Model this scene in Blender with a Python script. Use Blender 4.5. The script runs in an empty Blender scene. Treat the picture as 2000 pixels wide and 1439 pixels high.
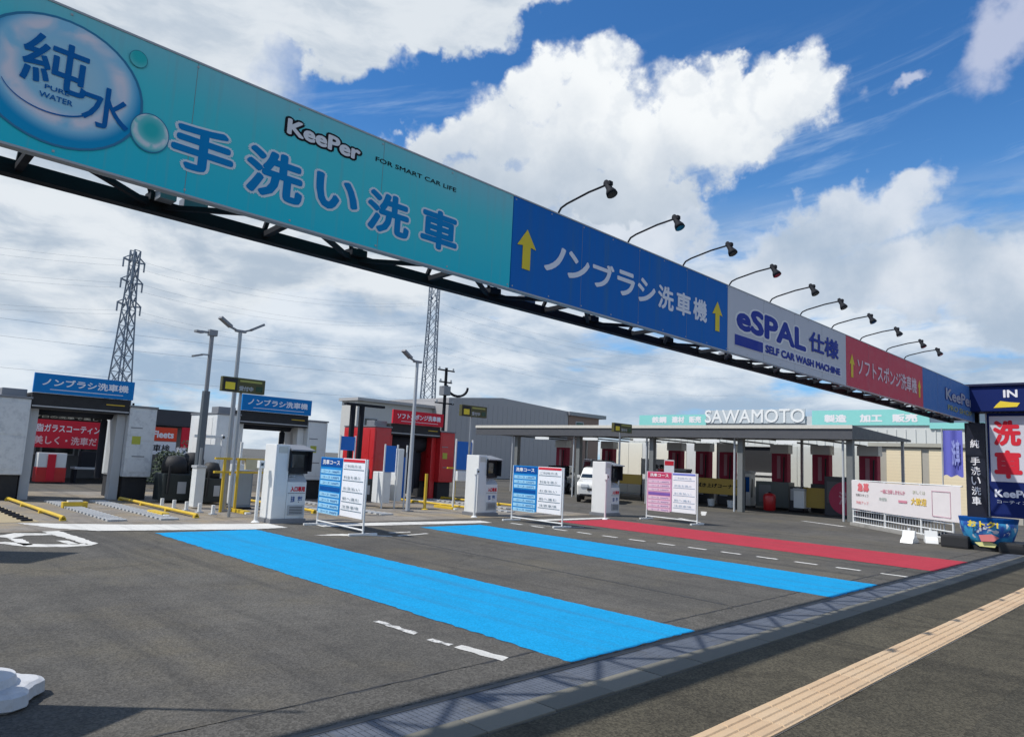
import bpy, bmesh, math, random
from math import radians as rad, sin, cos, pi
from mathutils import Matrix, Vector
random.seed(7)
sc = bpy.context.scene
COL = sc.collection

# ------------------------------------------------------------------ camera
def unit(v): return Vector(v).normalized()
_X = unit((1400.0, 248.5, 1385.0)); _Y = Vector((-1390.0, 112.5, 1385.0)); _Y = (_Y - _X * _Y.dot(_X)).normalized()
_Z = _X.cross(_Y)
if _Z[1] > 0: _Z = -_Z
RW = Matrix((_X, _Y, _Z))                       # camera frame (right, down, forward) -> world
cam = bpy.data.objects.new('camera', bpy.data.cameras.new('camera')); COL.objects.link(cam)
cam.data.sensor_width = 36; cam.data.lens = 1385.0 / 2000 * 36; cam.data.clip_start = 0.05; cam.data.clip_end = 3000
right = RW @ Vector((1, 0, 0)); up = RW @ Vector((0, -1, 0)); back = RW @ Vector((0, 0, -1))
m4 = Matrix((right, up, back)).transposed().to_4x4(); m4.translation = (0, 0, 1.55)
cam.matrix_world = m4
sc.camera = cam
sc.view_settings.view_transform = 'Standard'; sc.view_settings.look = 'None'
sc.view_settings.gamma = 1; sc.view_settings.use_curve_mapping = False
sc.view_settings.exposure = 0.0
sc.cycles.max_bounces = 6; sc.cycles.use_denoising = True

# ------------------------------------------------------------------ sun + sky
SUN_EL, SUN_AZ = 54.5, -58.0                    # azimuth clockwise from +Y
sun = bpy.data.objects.new('sun', bpy.data.lights.new('sun', 'SUN')); COL.objects.link(sun)
sun.data.energy = 4.3; sun.data.angle = rad(0.9); sun.data.color = (1.0, 0.955, 0.89)
sd = Vector((sin(rad(SUN_AZ)) * cos(rad(SUN_EL)), cos(rad(SUN_AZ)) * cos(rad(SUN_EL)), sin(rad(SUN_EL))))
sun.rotation_euler = sd.to_track_quat('Z', 'Y').to_euler(); sun.location = (0, 0, 40)
W = bpy.data.worlds.new('World'); sc.world = W; W.use_nodes = True
nt = W.node_tree; nt.nodes.clear()
class NG:
    def __init__(s, nt): s.nt = nt
    def n(s, t, **k):
        nd = s.nt.nodes.new(t)
        for a, b in k.items(): setattr(nd, a, b)
        return nd
    def put(s, sock, v):
        if isinstance(v, bpy.types.NodeSocket): s.nt.links.new(v, sock)
        elif v is not None:
            if isinstance(v, (tuple, list)) and len(v) == 3 and sock.type == 'RGBA': v = (*v, 1)
            sock.default_value = v
    def m(s, op, a, b=None, c=None, clamp=False):
        nd = s.n('ShaderNodeMath', operation=op, use_clamp=clamp)
        for i, v in enumerate((a, b, c)):
            if v is not None: s.put(nd.inputs[i], v)
        return nd.outputs[0]
    def vm(s, op, a, b=None, scale=None):
        nd = s.n('ShaderNodeVectorMath', operation=op); s.put(nd.inputs[0], a)
        if b is not None: s.put(nd.inputs[1], b)
        if scale is not None: s.put(nd.inputs['Scale'], scale)
        return nd.outputs[0]
    def mix(s, f, a, b, typ='MIX'):
        nd = s.n('ShaderNodeMix', data_type='RGBA', blend_type=typ); s.put(nd.inputs[0], f); s.put(nd.inputs[6], a); s.put(nd.inputs[7], b)
        return nd.outputs[2]
    def noise(s, vec, scale, detail=4, rough=.5, out=0, dist=0, lac=2.0):
        nd = s.n('ShaderNodeTexNoise'); s.put(nd.inputs['Vector'], vec); nd.inputs['Scale'].default_value = scale
        nd.inputs['Detail'].default_value = detail; nd.inputs['Roughness'].default_value = rough; nd.inputs['Distortion'].default_value = dist
        return nd.outputs[out]
    def ss(s, v, a, b, o0=0.0, o1=1.0):
        nd = s.n('ShaderNodeMapRange', interpolation_type='SMOOTHSTEP'); s.put(nd.inputs[0], v)
        for i, x in enumerate((a, b, o0, o1)): s.put(nd.inputs[i + 1], x)
        return nd.outputs[0]
    def xyz(s, x, y, z):
        nd = s.n('ShaderNodeCombineXYZ'); s.put(nd.inputs[0], x); s.put(nd.inputs[1], y); s.put(nd.inputs[2], z); return nd.outputs[0]
g = NG(nt)
tc = g.n('ShaderNodeTexCoord').outputs['Generated']
D = g.vm('NORMALIZE', tc)
sep = g.n('ShaderNodeSeparateXYZ'); nt.links.new(D, sep.inputs[0])
dx, dy, dz = sep.outputs
AZ = g.m('MULTIPLY', g.m('ARCTAN2', dx, dy), 180 / pi)
EL = g.m('MULTIPLY', g.m('ARCSINE', dz), 180 / pi)
# billow warp in degrees
nz1 = g.noise(D, 5.5, 6, .57, out=1); nz2 = g.noise(D, 19, 5, .55, out=1)
w1 = g.n('ShaderNodeSeparateXYZ'); nt.links.new(nz1, w1.inputs[0]); w2 = g.n('ShaderNodeSeparateXYZ'); nt.links.new(nz2, w2.inputs[0])
def warp(base, a, b, k1=12, k2=4.0):
    return g.m('ADD', base, g.m('ADD', g.m('MULTIPLY', g.m('SUBTRACT', a, .5), k1), g.m('MULTIPLY', g.m('SUBTRACT', b, .5), k2)))
U = warp(AZ, w1.outputs[0], w2.outputs[0]); V = warp(EL, w1.outputs[1], w2.outputs[1])
def blobs(U, V, lst):
    F = None
    for (u, v, a, b, r) in lst:
        du = g.m('SUBTRACT', U, u); dv = g.m('SUBTRACT', V, v); c, s_ = cos(rad(r)), sin(rad(r))
        p = g.m('MULTIPLY', g.m('ADD', g.m('MULTIPLY', du, c), g.m('MULTIPLY', dv, s_)), 1 / a)
        q = g.m('MULTIPLY', g.m('ADD', g.m('MULTIPLY', du, -s_), g.m('MULTIPLY', dv, c)), 1 / b)
        d = g.m('SUBTRACT', 1, g.m('SQRT', g.m('ADD', g.m('MULTIPLY', p, p), g.m('MULTIPLY', q, q))))
        F = d if F is None else g.m('SMOOTH_MAX', F, d, .12)
    return F
CUM = [(46.5, 29.3, 4.2, 3.6, 0), (51.5, 28.6, 4.0, 3.3, 0), (42, 26.0, 5.5, 3.0, 20), (59.6, 28.6, 4.2, 3.0, 10), (66, 27.9, 4.0, 2.8, 0), (50, 25.2, 11, 4.2, 0), (60.5, 26.2, 9, 3.6, 4),
       (38, 24.6, 7, 2.4, 14), (45, 21.8, 10, 2.6, 0), (53, 21.5, 8, 2.4, 0)]
LOW = [(57.5, 20.0, 3.8, 2.6, 0), (52, 18.3, 7, 2.4, 0), (74.2, 19.4, 4.0, 2.6, 25), (68, 17.0, 7, 2.6, 15), (62, 14.2, 11, 2.6, 5), (76, 14.2, 9, 2.8, 0), (82.5, 12.0, 6, 2.6, 0), (44, 15.8, 9, 2.6, 0)]
WSP = [(80.2, 28.2, 4.8, 2.6, 25), (72.5, 27.4, 2.0, .8, 30), (86, 33, 5, 2, 10)]
SHEET = [(4, 30, 24, 7, -8), (29, 37.0, 15, 3.4, 8), (16, 28.5, 9, 4, -12), (41, 37.0, 13, 3.4, 6), (35, 33.6, 11, 3.4, 16), (27, 31.5, 9, 4, 0), (12, 22, 18, 5, 0), (6, 14, 24, 7, 0), (28, 16, 16, 4.6, 0)]
fC = blobs(U, V, CUM); fL = blobs(U, V, LOW)
fW = blobs(U, V, WSP); fS = blobs(U, V, SHEET)
sky = g.n('ShaderNodeTexSky', sky_type='NISHITA', sun_disc=False, sun_elevation=rad(SUN_EL), sun_rotation=rad(SUN_AZ))
sky.altitude = 200; sky.air_density = 1.0; sky.dust_density = 0.3; sky.ozone_density = 3.0
SK = 0.12
tint = g.mix(1.0, sky.outputs[0], (.42, .88, 1.26), 'MULTIPLY')
tint = g.mix(g.ss(EL, 2, 30, .6, 0), tint, (2.3, 4.5, 7.2))
def C(r, gg, b): return (r / SK, gg / SK, b / SK)
# cirrus streaks and far low streaky deck
tilt = g.xyz(g.m('MULTIPLY', AZ, .035), g.m('MULTIPLY', g.m('SUBTRACT', EL, g.m('MULTIPLY', AZ, .22)), .30), 0)
st = g.noise(tilt, 1.5, 6, .62, dist=.4)
strk = g.m('MULTIPLY', g.ss(st, .50, .78), g.ss(EL, 34, 24, 0, .6))
tilt2 = g.xyz(g.m('MULTIPLY', AZ, .07), g.m('MULTIPLY', EL, .26), 3.1)
dk = g.noise(tilt2, 1.4, 8, .58, dist=.25)
tilt3 = g.xyz(g.m('ADD', g.m('MULTIPLY', AZ, .075), g.m('MULTIPLY', U, .02)), g.m('ADD', g.m('MULTIPLY', EL, .22), g.m('MULTIPLY', V, .05)), 9.1)
sh = g.noise(tilt3, 1.25, 8, .57, dist=.2)
deck = g.m('MULTIPLY', g.ss(g.m('ADD', dk, g.ss(AZ, 70, 30, 0, .12)), .34, .52), g.ss(EL, 22, 14))
deck = g.m('MAXIMUM', deck, g.m('MULTIPLY', g.ss(dk, .42, .58), g.m('MULTIPLY', g.ss(AZ, 88, 96), g.ss(EL, 60, 30))))
deck = g.m('MAXIMUM', deck, g.m('MULTIPLY', g.ss(dk, .40, .58), g.ss(AZ, -6, -14)))
far_ = g.mix(g.ss(sh, .34, .66), C(.38, .49, .63), C(.80, .85, .90))
col = g.mix(strk, tint, C(.50, .64, .84))
col = g.mix(g.m('MULTIPLY', deck, .93), col, far_)
sheet_c = g.mix(g.ss(sh, .34, .62), C(.45, .54, .65), C(.78, .83, .88))
sheet_c = g.mix(g.ss(EL, 16, 26, 0, .35), sheet_c, C(.66, .72, .79))
col = g.mix(g.ss(fS, -.02, .20), col, sheet_c)
col = g.mix(g.ss(fW, -.05, .6, 0, .75), col, C(.62, .66, .80))
# cumulus shading: bright heads, greyer bases
nb = g.noise(D, 9, 6, .6); nbig = g.noise(D, 4.2, 3, .5)
def shade(f, vlo, vhi):
    Vs = g.m('ADD', g.m('ADD', EL, g.m('MULTIPLY', g.m('SUBTRACT', nb, .5), 9)), g.m('MULTIPLY', g.m('SUBTRACT', nbig, .5), 14))
    c = g.mix(g.ss(Vs, vlo, vhi), C(.50, .58, .68), C(.93, .96, .98))
    # soft folds between the lobes
    fold = g.m('ABSOLUTE', g.m('SUBTRACT', g.noise(D, 8.5, 6, .55), .5))
    c = g.mix(g.ss(fold, .06, 0, 0, .30), c, C(.62, .69, .78))
    return g.mix(g.ss(f, 0, .22, .55, 0), c, C(.95, .97, .98))
lowc = g.mix(g.ss(g.m('ADD', nbig, g.m('MULTIPLY', nb, .5)), .60, .90), C(.42, .52, .65), C(.74, .79, .86))
lowc = g.mix(g.ss(fL, 0, .26, .6, 0), lowc, C(.84, .88, .92))
col = g.mix(g.ss(fL, -.05, .34, 0, .93), col, lowc)
soft = g.ss(g.noise(D, 26, 5, .6), .3, .7, .14, .60)
col = g.mix(g.ss(fC, -.04, soft), col, shade(fC, 19.0, 28.5))
bg = g.n('ShaderNodeBackground'); g.put(bg.inputs[0], col); bg.inputs[1].default_value = SK
wo = g.n('ShaderNodeOutputWorld'); nt.links.new(bg.outputs[0], wo.inputs[0])
W.cycles.sampling_method = 'MANUAL'; W.cycles.sample_map_resolution = 512

# ------------------------------------------------------------------ materials
MATS = {}
def mat(name, col, rough=.6, metal=0, noise=.12, scale=6, bump=0, bscale=80, spec=None, col2=None, col2f=(.5, .7), coat=0, detail=6, stretch=None, trans=0, alpha=1):
    if name in MATS: return MATS[name]
    if spec is None: spec = .5
    if any(k in name for k in ('print', 'letter', 'halo', 'band')): spec = .12; rough = max(rough, .6)
    m = bpy.data.materials.new(name); m.use_nodes = True; t = m.node_tree; G = NG(t)
    b = t.nodes['Principled BSDF']; co = G.n('ShaderNodeTexCoord').outputs['Object']
    if stretch: co = G.vm('MULTIPLY', co, stretch)
    n1 = G.noise(co, scale, detail, .65)
    c = G.mix(n1, tuple(max(0, x * (1 - noise)) for x in col), tuple(min(1, x * (1 + noise)) for x in col))
    if col2:
        n2 = G.noise(co, scale * .31, 7, .7)
        c = G.mix(G.ss(n2, col2f[0], col2f[1]), c, col2)
    G.put(b.inputs['Base Color'], c)
    r = G.ss(n1, .3, .7, max(0, rough - .08), min(1, rough + .1)); G.put(b.inputs['Roughness'], r)
    b.inputs['Metallic'].default_value = metal; b.inputs['Specular IOR Level'].default_value = spec
    b.inputs['Coat Weight'].default_value = coat
    if bump:
        bp = G.n('ShaderNodeBump'); bp.inputs['Strength'].default_value = bump; bp.inputs['Distance'].default_value = .01
        G.put(bp.inputs['Height'], G.noise(co, bscale, 3, .6)); G.put(b.inputs['Normal'], bp.outputs[0])
    MATS[name] = m; return m
def road(name, lo, hi, stain, gravel=.5, paint=None, wear=(.58, .75), dust=None):
    """asphalt: aggregate speckle, broad patches, tyre-dark stains, fine cracks; or thin paint worn through to it"""
    m = bpy.data.materials.new(name); m.use_nodes = True; t = m.node_tree; G = NG(t); b = t.nodes['Principled BSDF']
    co = G.n('ShaderNodeTexCoord').outputs['Object']
    broad = G.noise(co, .35, 7, .62); mid = G.noise(co, 2.2, 6, .65); fine = G.noise(co, 95, 2, .6)
    vor = G.n('ShaderNodeTexVoronoi'); G.put(vor.inputs['Vector'], co); vor.inputs['Scale'].default_value = 70
    spk = G.ss(vor.outputs['Color'], .1, .95, 0, 1)
    c = G.mix(G.ss(broad, .3, .7), lo, hi)
    c = G.mix(G.ss(mid, .42, .72, 0, .65), c, stain)
    blot = G.noise(G.vm('ADD', co, (31, 7, 0)), .55, 8, .72, dist=.8); c = G.mix(G.ss(blot, .56, .74, 0, .55), c, tuple(x * .62 for x in stain))
    drops = G.noise(co, 6.5, 2, .4); c = G.mix(G.ss(drops, .74, .80, 0, .5), c, tuple(x * .5 for x in stain))
    if dust: c = G.mix(G.ss(G.noise(G.vm('ADD', co, (9, 3, 0)), .42, 7, .68), .44, .66, 0, .75), c, dust)
    # long faint wheel streaks along the driving direction
    st_ = G.noise(G.vm('MULTIPLY', co, (2.6, .12, 1)), 1.0, 5, .6)
    c = G.mix(G.ss(st_, .48, .68, 0, .6), c, tuple(x * .85 for x in stain))
    if paint:
        wn = G.noise(co, 14, 8, .72); pc = G.mix(G.ss(mid, .3, .7, 0, .35), paint, tuple(x * .78 for x in paint))
        tyre = G.noise(G.vm('MULTIPLY', co, (4.5, .10, 1)), 1.0, 6, .62, dist=.15); pc = G.mix(G.ss(tyre, .48, .68, 0, .45), pc, tuple(x * .5 + .03 for x in paint))
        pc = G.mix(G.ss(fine, .60, .74, 0, .16), pc, tuple(x * .4 for x in paint))
        c = G.mix(G.m('MULTIPLY', G.ss(G.m('ADD', G.m('MULTIPLY', wn, .6), G.m('MULTIPLY', broad, .4)), wear[1], wear[0]), .96), c, pc)
    c = G.mix(gravel, c, G.mix(spk, tuple(x * .45 for x in (1, 1, 1)), (1.5, 1.5, 1.5)), 'MULTIPLY')
    c = G.mix(G.ss(fine, .62, .75, 0, .22 if not paint else .05), c, (.34, .33, .30))
    ck = G.n('ShaderNodeTexVoronoi', feature='DISTANCE_TO_EDGE'); G.put(ck.inputs['Vector'], G.vm('ADD', co, G.vm('SCALE', G.noise(co, 1.3, 5, .6, out=1), scale=1.1))); ck.inputs['Scale'].default_value = .17
    c = G.mix(G.m('MULTIPLY', G.ss(ck.outputs['Distance'], .008, .002), 0 if paint else .30), c, tuple(x * .4 for x in lo))
    G.put(b.inputs['Base Color'], c); b.inputs['Roughness'].default_value = .9; b.inputs['Specular IOR Level'].default_value = .12 if paint else .25
    bp = G.n('ShaderNodeBump'); bp.inputs['Strength'].default_value = .5 if not paint else .3; bp.inputs['Distance'].default_value = .006
    G.put(bp.inputs['Height'], G.m('ADD', fine, vor.outputs['Distance'])); G.put(b.inputs['Normal'], bp.outputs[0])
    return m
white = mat('white_paint', (.72, .73, .72), .4, noise=.06, col2=(.50, .52, .52), col2f=(.55, .8), scale=5)
whitec = mat('white_casing', (.70, .72, .72), .4, noise=.07, col2=(.56, .58, .59), col2f=(.54, .76), scale=7)
lightgrey = mat('light_grey_paint', (.42, .44, .46), .5, noise=.1)
grey = mat('grey_metal', (.22, .23, .25), .45, metal=.3, noise=.12)
galv = mat('galvanised_steel', (.34, .36, .38), .42, metal=.7, noise=.15)
dark = mat('dark_steel', (.016, .018, .024), .75, metal=0, noise=.2, spec=.2)
black = mat('black_rubber', (.018, .019, .022), .7, noise=.2)
navy = mat('navy_print', (.010, .022, .12), .35, noise=.08)
blue_sign = mat('blue_sign_print', (.008, .15, .52), .35, noise=.14, scale=1.0, stretch=(14, 1, .7), col2=(.03, .16, .42), col2f=(.5, .7))
signblue2 = mat('azure_sign_print', (.010, .19, .52), .35, noise=.06)
yellow = mat('yellow_paint', (.62, .42, .03), .5, noise=.15, col2=(.30, .22, .06), col2f=(.55, .75))
yellowp = mat('yellow_print', (.80, .62, .06), .4, noise=.05)
redm = mat('red_casing', (.52, .018, .022), .35, noise=.15, coat=.3)
redp = mat('red_print', (.62, .03, .05), .4, noise=.05)
maroon = mat('maroon_print', (.36, .045, .085), .5, noise=.12)
whp = mat('white_print', (.80, .80, .82), .45, noise=.02)
blackp = mat('black_print', (.012, .012, .016), .5, noise=.02)
bluep = mat('royal_blue_print', (.004, .075, .30), .4, noise=.03)
beige = mat('beige_shutter', (.84, .72, .50), .6, noise=.06, stretch=(1, 1, 8))
brush = mat('wash_brush', (.03, .035, .05), .95, noise=.5, scale=30, bump=.8, bscale=40)
glass = mat('dark_glass', (.02, .028, .034), .08, noise=.05, spec=.8)
conc = mat('concrete', (.30, .29, .27), .85, noise=.15, scale=5, bump=.3, bscale=60, col2=(.20, .195, .18))
curtain = mat('blue_curtain', (.01, .14, .52), .7, noise=.15)
tealw = mat('teal_fascia', (.26, .66, .62), .5, noise=.05)
wallw = mat('white_cladding', (.62, .64, .62), .6, noise=.07, stretch=(6, 6, .4))
greyroof = mat('grey_cladding', (.36, .355, .36), .7, noise=.08, stretch=(8, 8, .5))
brownb = mat('brown_cladding', (.24, .17, .14), .75, noise=.12)
goldp = mat('gold_banner', (.40, .27, .05), .6, noise=.15)
lampm = mat('lamp_white', (.75, .77, .78), .3, noise=.02)
lit = mat('lit_tube', (.8, .8, .8), .4, noise=0); lit.node_tree.nodes['Principled BSDF'].inputs['Emission Color'].default_value = (.9, .95, 1, 1); lit.node_tree.nodes['Principled BSDF'].inputs['Emission Strength'].default_value = .7
roofdark = mat('canopy_steel', (.075, .078, .088), .55, noise=.15)
roofedge = mat('canopy_edge', (.60, .58, .52), .6, noise=.12)
leafy = mat('shrub_dark', (.03, .05, .025), .8, noise=.5, scale=14)

# ------------------------------------------------------------------ mesh building
class MB:
    def __init__(s): s.v = []; s.f = []
    def add(s, vs, fs):
        k = len(s.v); s.v += [tuple(v) for v in vs]; s.f += [tuple(i + k for i in f) for f in fs]; return s
    def box(s, x0, y0, z0, x1, y1, z1, b=0):
        if b:
            bm = bmesh.new(); bmesh.ops.create_cube(bm, size=1)
            for v in bm.verts: v.co = ((x0 + x1) / 2 + v.co.x * (x1 - x0), (y0 + y1) / 2 + v.co.y * (y1 - y0), (z0 + z1) / 2 + v.co.z * (z1 - z0))
            bmesh.ops.bevel(bm, geom=bm.edges[:], offset=b, segments=2, affect='EDGES', profile=.7)
            bm.verts.index_update(); s.add([v.co for v in bm.verts], [[v.index for v in f.verts] for f in bm.faces]); bm.free(); return s
        return s.add([(x0, y0, z0), (x1, y0, z0), (x1, y1, z0), (x0, y1, z0), (x0, y0, z1), (x1, y0, z1), (x1, y1, z1), (x0, y1, z1)],
                     [(0, 3, 2, 1), (4, 5, 6, 7), (0, 1, 5, 4), (1, 2, 6, 5), (2, 3, 7, 6), (3, 0, 4, 7)])
    def tube(s, a, b, r, r2=None, n=10):
        a = Vector(a); b = Vector(b); r2 = r if r2 is None else r2; d = (b - a).normalized()
        p = d.orthogonal().normalized(); q = d.cross(p); vs = []
        for (c, rr) in ((a, r), (b, r2)):
            vs += [c + (p * cos(2 * pi * i / n) + q * sin(2 * pi * i / n)) * rr for i in range(n)]
        return s.add(vs, [(i, (i + 1) % n, n + (i + 1) % n, n + i) for i in range(n)] + [tuple(range(n))[::-1], tuple(range(n, 2 * n))])
    def bar(s, a, b, w, h=None):
        h = w if h is None else h; a = Vector(a); b = Vector(b); d = (b - a).normalized()
        p = d.cross(Vector((0, 0, 1)));
        if p.length < .01: p = Vector((1, 0, 0))
        p.normalize(); q = p.cross(d); vs = []
        for c in (a, b): vs += [c + p * w / 2 * i + q * h / 2 * j for i, j in ((-1, -1), (1, -1), (1, 1), (-1, 1))]
        return s.add(vs, [(0, 1, 2, 3), (7, 6, 5, 4), (0, 4, 5, 1), (1, 5, 6, 2), (2, 6, 7, 3), (3, 7, 4, 0)])
    def prism(s, pts, y0, y1):                                    # outline in x,z extruded along y
        n = len(pts)
        return s.add([(x, y0, z) for x, z in pts] + [(x, y1, z) for x, z in pts],
                     [tuple(range(n)), tuple(range(2 * n - 1, n - 1, -1))] + [(i, n + i, n + (i + 1) % n, (i + 1) % n) for i in range(n)])
    def lathe(s, prof, cx=0, cy=0, n=20):
        vs = []; fs = []
        for r, z in prof: vs += [(cx + r * cos(2 * pi * i / n), cy + r * sin(2 * pi * i / n), z) for i in range(n)]
        for k in range(len(prof) - 1):
            fs += [(k * n + i, k * n + (i + 1) % n, (k + 1) * n + (i + 1) % n, (k + 1) * n + i) for i in range(n)]
        fs += [tuple(range(n))[::-1], tuple(range((len(prof) - 1) * n, len(prof) * n))]
        return s.add(vs, fs)
    def mesh(s, name, m, smooth=False):
        me = bpy.data.meshes.new(name); me.from_pydata(s.v, [], s.f); me.materials.append(m)
        bm = bmesh.new(); bm.from_mesh(me); bmesh.ops.recalc_face_normals(bm, faces=bm.faces[:]); bm.to_mesh(me); bm.free()
        if smooth:
            for p in me.polygons: p.use_smooth = True
        return me
    def build(s, name, m, parent=None, smooth=False, loc=None):
        o = bpy.data.objects.new(name, s.mesh(name, m, smooth)); COL.objects.link(o)
        if parent: o.parent = parent
        if loc: o.location = loc
        return o
def box(*a, **k): return MB().box(*a, **k)
def thing(name, label, cat, loc=(0, 0, 0), rz=0, group=None):
    o = bpy.data.objects.new(name, None); COL.objects.link(o); o.location = loc; o.rotation_euler = (0, 0, rad(rz)); o.empty_display_size = .2
    o['label'] = label; o['category'] = cat
    if group: o['group'] = group
    return o
def tag(o, label, cat, group=None):
    o['label'] = label; o['category'] = cat
    if group: o['group'] = group
    return o
def struct(o): o['kind'] = 'structure'; return o
def copy_tree(o, parent=None, label=None, loc=None, rz=None):
    c = o.copy(); COL.objects.link(c); c.parent = parent
    if label: c['label'] = label
    if loc: c.location = loc
    if rz is not None: c.rotation_euler = (0, 0, rad(rz))
    for ch in list(o.children): copy_tree(ch, c)
    return c
_txt = {}
def glyphs(body, bold):
    """outline text turned to a flat mesh, boldened by stacked shifted copies; returns verts, faces in x,y plus bbox"""
    key = (body, bold)
    if key in _txt: return _txt[key]
    cu = bpy.data.curves.new('lettering', 'FONT'); cu.body = body; cu.size = 1; cu.resolution_u = 3
    o = bpy.data.objects.new('lettering', cu); COL.objects.link(o); bpy.context.view_layer.update()
    me = bpy.data.meshes.new_from_object(o); vs = [(v.co.x, v.co.y) for v in me.vertices]; fs = [tuple(p.vertices) for p in me.polygons]
    bpy.data.objects.remove(o); bpy.data.curves.remove(cu); bpy.data.meshes.remove(me)
    V2, F2 = [], []
    n = 1 if bold == 0 else (12 if bold > .05 else 8)
    offs = [(0, 0)] + ([(bold * cos(2 * pi * i / n), bold * sin(2 * pi * i / n)) for i in range(n)] if bold else [])
    for j, (ox, oy) in enumerate(offs):
        k = len(V2); V2 += [(x + ox, y + oy, j * .00006) for x, y in vs]; F2 += [tuple(i + k for i in f) for f in fs]
    x0 = min(v[0] for v in V2); x1 = max(v[0] for v in V2); y0 = min(v[1] for v in V2); y1 = max(v[1] for v in V2)
    _txt[key] = (V2, F2, (x0, y0, x1, y1)); return _txt[key]
def letter(parent, body, x0, z0, x1, z1, y, m, bold=.02, name='lettering', ref=None, slant=0):
    """lettering on a panel that faces local -y, fitted to the box x0..x1, z0..z1; ref: bold value whose box is fitted instead (for outlines)"""
    V2, F2, bb = glyphs(body, bold); rb = glyphs(body, ref)[2] if ref is not None else bb
    sx = (x1 - x0) / (rb[2] - rb[0]); sz = (z1 - z0) / (rb[3] - rb[1])
    vs = [(x0 + (v[0] - rb[0]) * sx + slant * (v[1] - rb[1]) * sz, y - v[2], z0 + (v[1] - rb[1]) * sz) for v in V2]
    me = bpy.data.meshes.new(name); me.from_pydata(vs, [], F2); me.materials.append(m)
    o = bpy.data.objects.new(name, me); COL.objects.link(o); o.parent = parent; return o
def gp(x, y, z=.0): return (x, y, z)

# ------------------------------------------------------------------ ground
def sheet(name, x0, y0, x1, y1, z, m, kind=True):
    o = MB().add([(x0, y0, z), (x1, y0, z), (x1, y1, z), (x0, y1, z)], [(0, 1, 2, 3)]).build(name, m)
    if kind: struct(o)
    return o
asph_lot = road('lot_asphalt', (.084, .079, .070), (.122, .115, .102), (.066, .063, .058), dust=(.124, .110, .082))
asph_walk = road('pavement_asphalt', (.063, .056, .039), (.094, .083, .058), (.048, .043, .031), gravel=.7)
sheet('ground', -900, -900, 1200, 1500, -.006, road('far_asphalt', (.11, .11, .105), (.15, .15, .14), (.09, .09, .085)))
sheet('pavement', -60, -40, 90, 3.06, 0, asph_walk)
sheet('parking_lot', -60, 3.70, 90, 90, 0, asph_lot)
padm = road('pad_concrete', (.20, .18, .155), (.29, .265, .23), (.14, .125, .11), gravel=.3, dust=(.31, .24, .14))
sheet('wash_pad', -8, 14.05, 17.9, 24.5, .006, padm)
def paint_strip(name, pts, m, z=.004):
    if 'stop_line' in name: z = .010
    # finely split edge so that the painted border is slightly uneven
    n = len(pts); vs = []
    for i in range(n):
        a = Vector(pts[i]); b = Vector(pts[(i + 1) % n]); L = (b - a).length; k = max(1, int(L / .07)); nrm = Vector((-(b - a).y, (b - a).x)) / L
        for j in range(k):
            p = a.lerp(b, j / k) + (nrm * random.uniform(-.016, .016) if j else Vector((0, 0))); vs.append((p.x, p.y, z))
    me = bpy.data.meshes.new(name); me.from_pydata(vs, [], [tuple(range(len(vs)))]); me.materials.append(m)
    o = bpy.data.objects.new(name, me); COL.objects.link(o); return struct(o)
lane_blue = road('lane_blue', (.10, .10, .10), (.14, .14, .13), (.08, .08, .08), gravel=.22, paint=(.003, .30, .60), wear=(.60, .74))
lane_red = road('lane_red', (.10, .10, .10), (.14, .14, .13), (.08, .08, .08), gravel=.22, paint=(.43, .040, .062), wear=(.60, .74))
pw = road('road_white', (.12, .12, .12), (.16, .16, .15), (.10, .10, .10), gravel=.15, paint=(.66, .65, .61), wear=(.60, .72))
pww = road('road_white_worn', (.12, .12, .12), (.16, .16, .15), (.10, .10, .10), gravel=.3, paint=(.66, .65, .62), wear=(.44, .60))
paint_strip('blue_lane_marking', [(4.52, 3.74), (6.38, 3.74), (6.45, 13.3), (4.60, 13.3)], lane_blue)
paint_strip('blue_lane_marking', [(9.68, 3.70), (11.48, 3.72), (11.75, 12.7), (9.95, 12.7)], lane_blue)
paint_strip('red_lane_marking', [(14.22, 3.70), (16.65, 3.72), (16.9, 12.8), (14.7, 12.8)], lane_red)
paint_strip('stop_line_marking', [(2.95, 15.5), (3.35, 14.45), (3.85, 13.85), (6.4, 13.30), (7.15, 13.38), (7.15, 14.2), (4.6, 14.75)], pw)
paint_strip('stop_line_marking', [(7.9, 13.3), (12.4, 12.95), (12.5, 13.5), (8.0, 13.9)], pw)
paint_strip('stop_line_marking', [(14.2, 12.95), (17.2, 12.95), (17.3, 13.25), (14.3, 13.3)], pw)
paint_strip('dash_marking', [(4.00, 5.72), (4.07, 5.72), (4.09, 5.15), (4.02, 5.12)], pww)
paint_strip('dash_marking', [(4.00, 4.92), (4.07, 4.92), (4.10, 4.68), (4.03, 4.66)], pww)
paint_strip('dash_marking', [(4.04, 4.60), (4.14, 4.62), (4.20, 4.12), (4.09, 4.08)], pw)
y = 3.75; k = 0
while y < 12.6:
    L = .40; x = 12.93 - (y - 3.75) * .005
    paint_strip('dash_marking', [(x - .055, y), (x + .055, y), (x + .05, y + L), (x - .05, y + L)], pw); y += L + .32; k += 1
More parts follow.
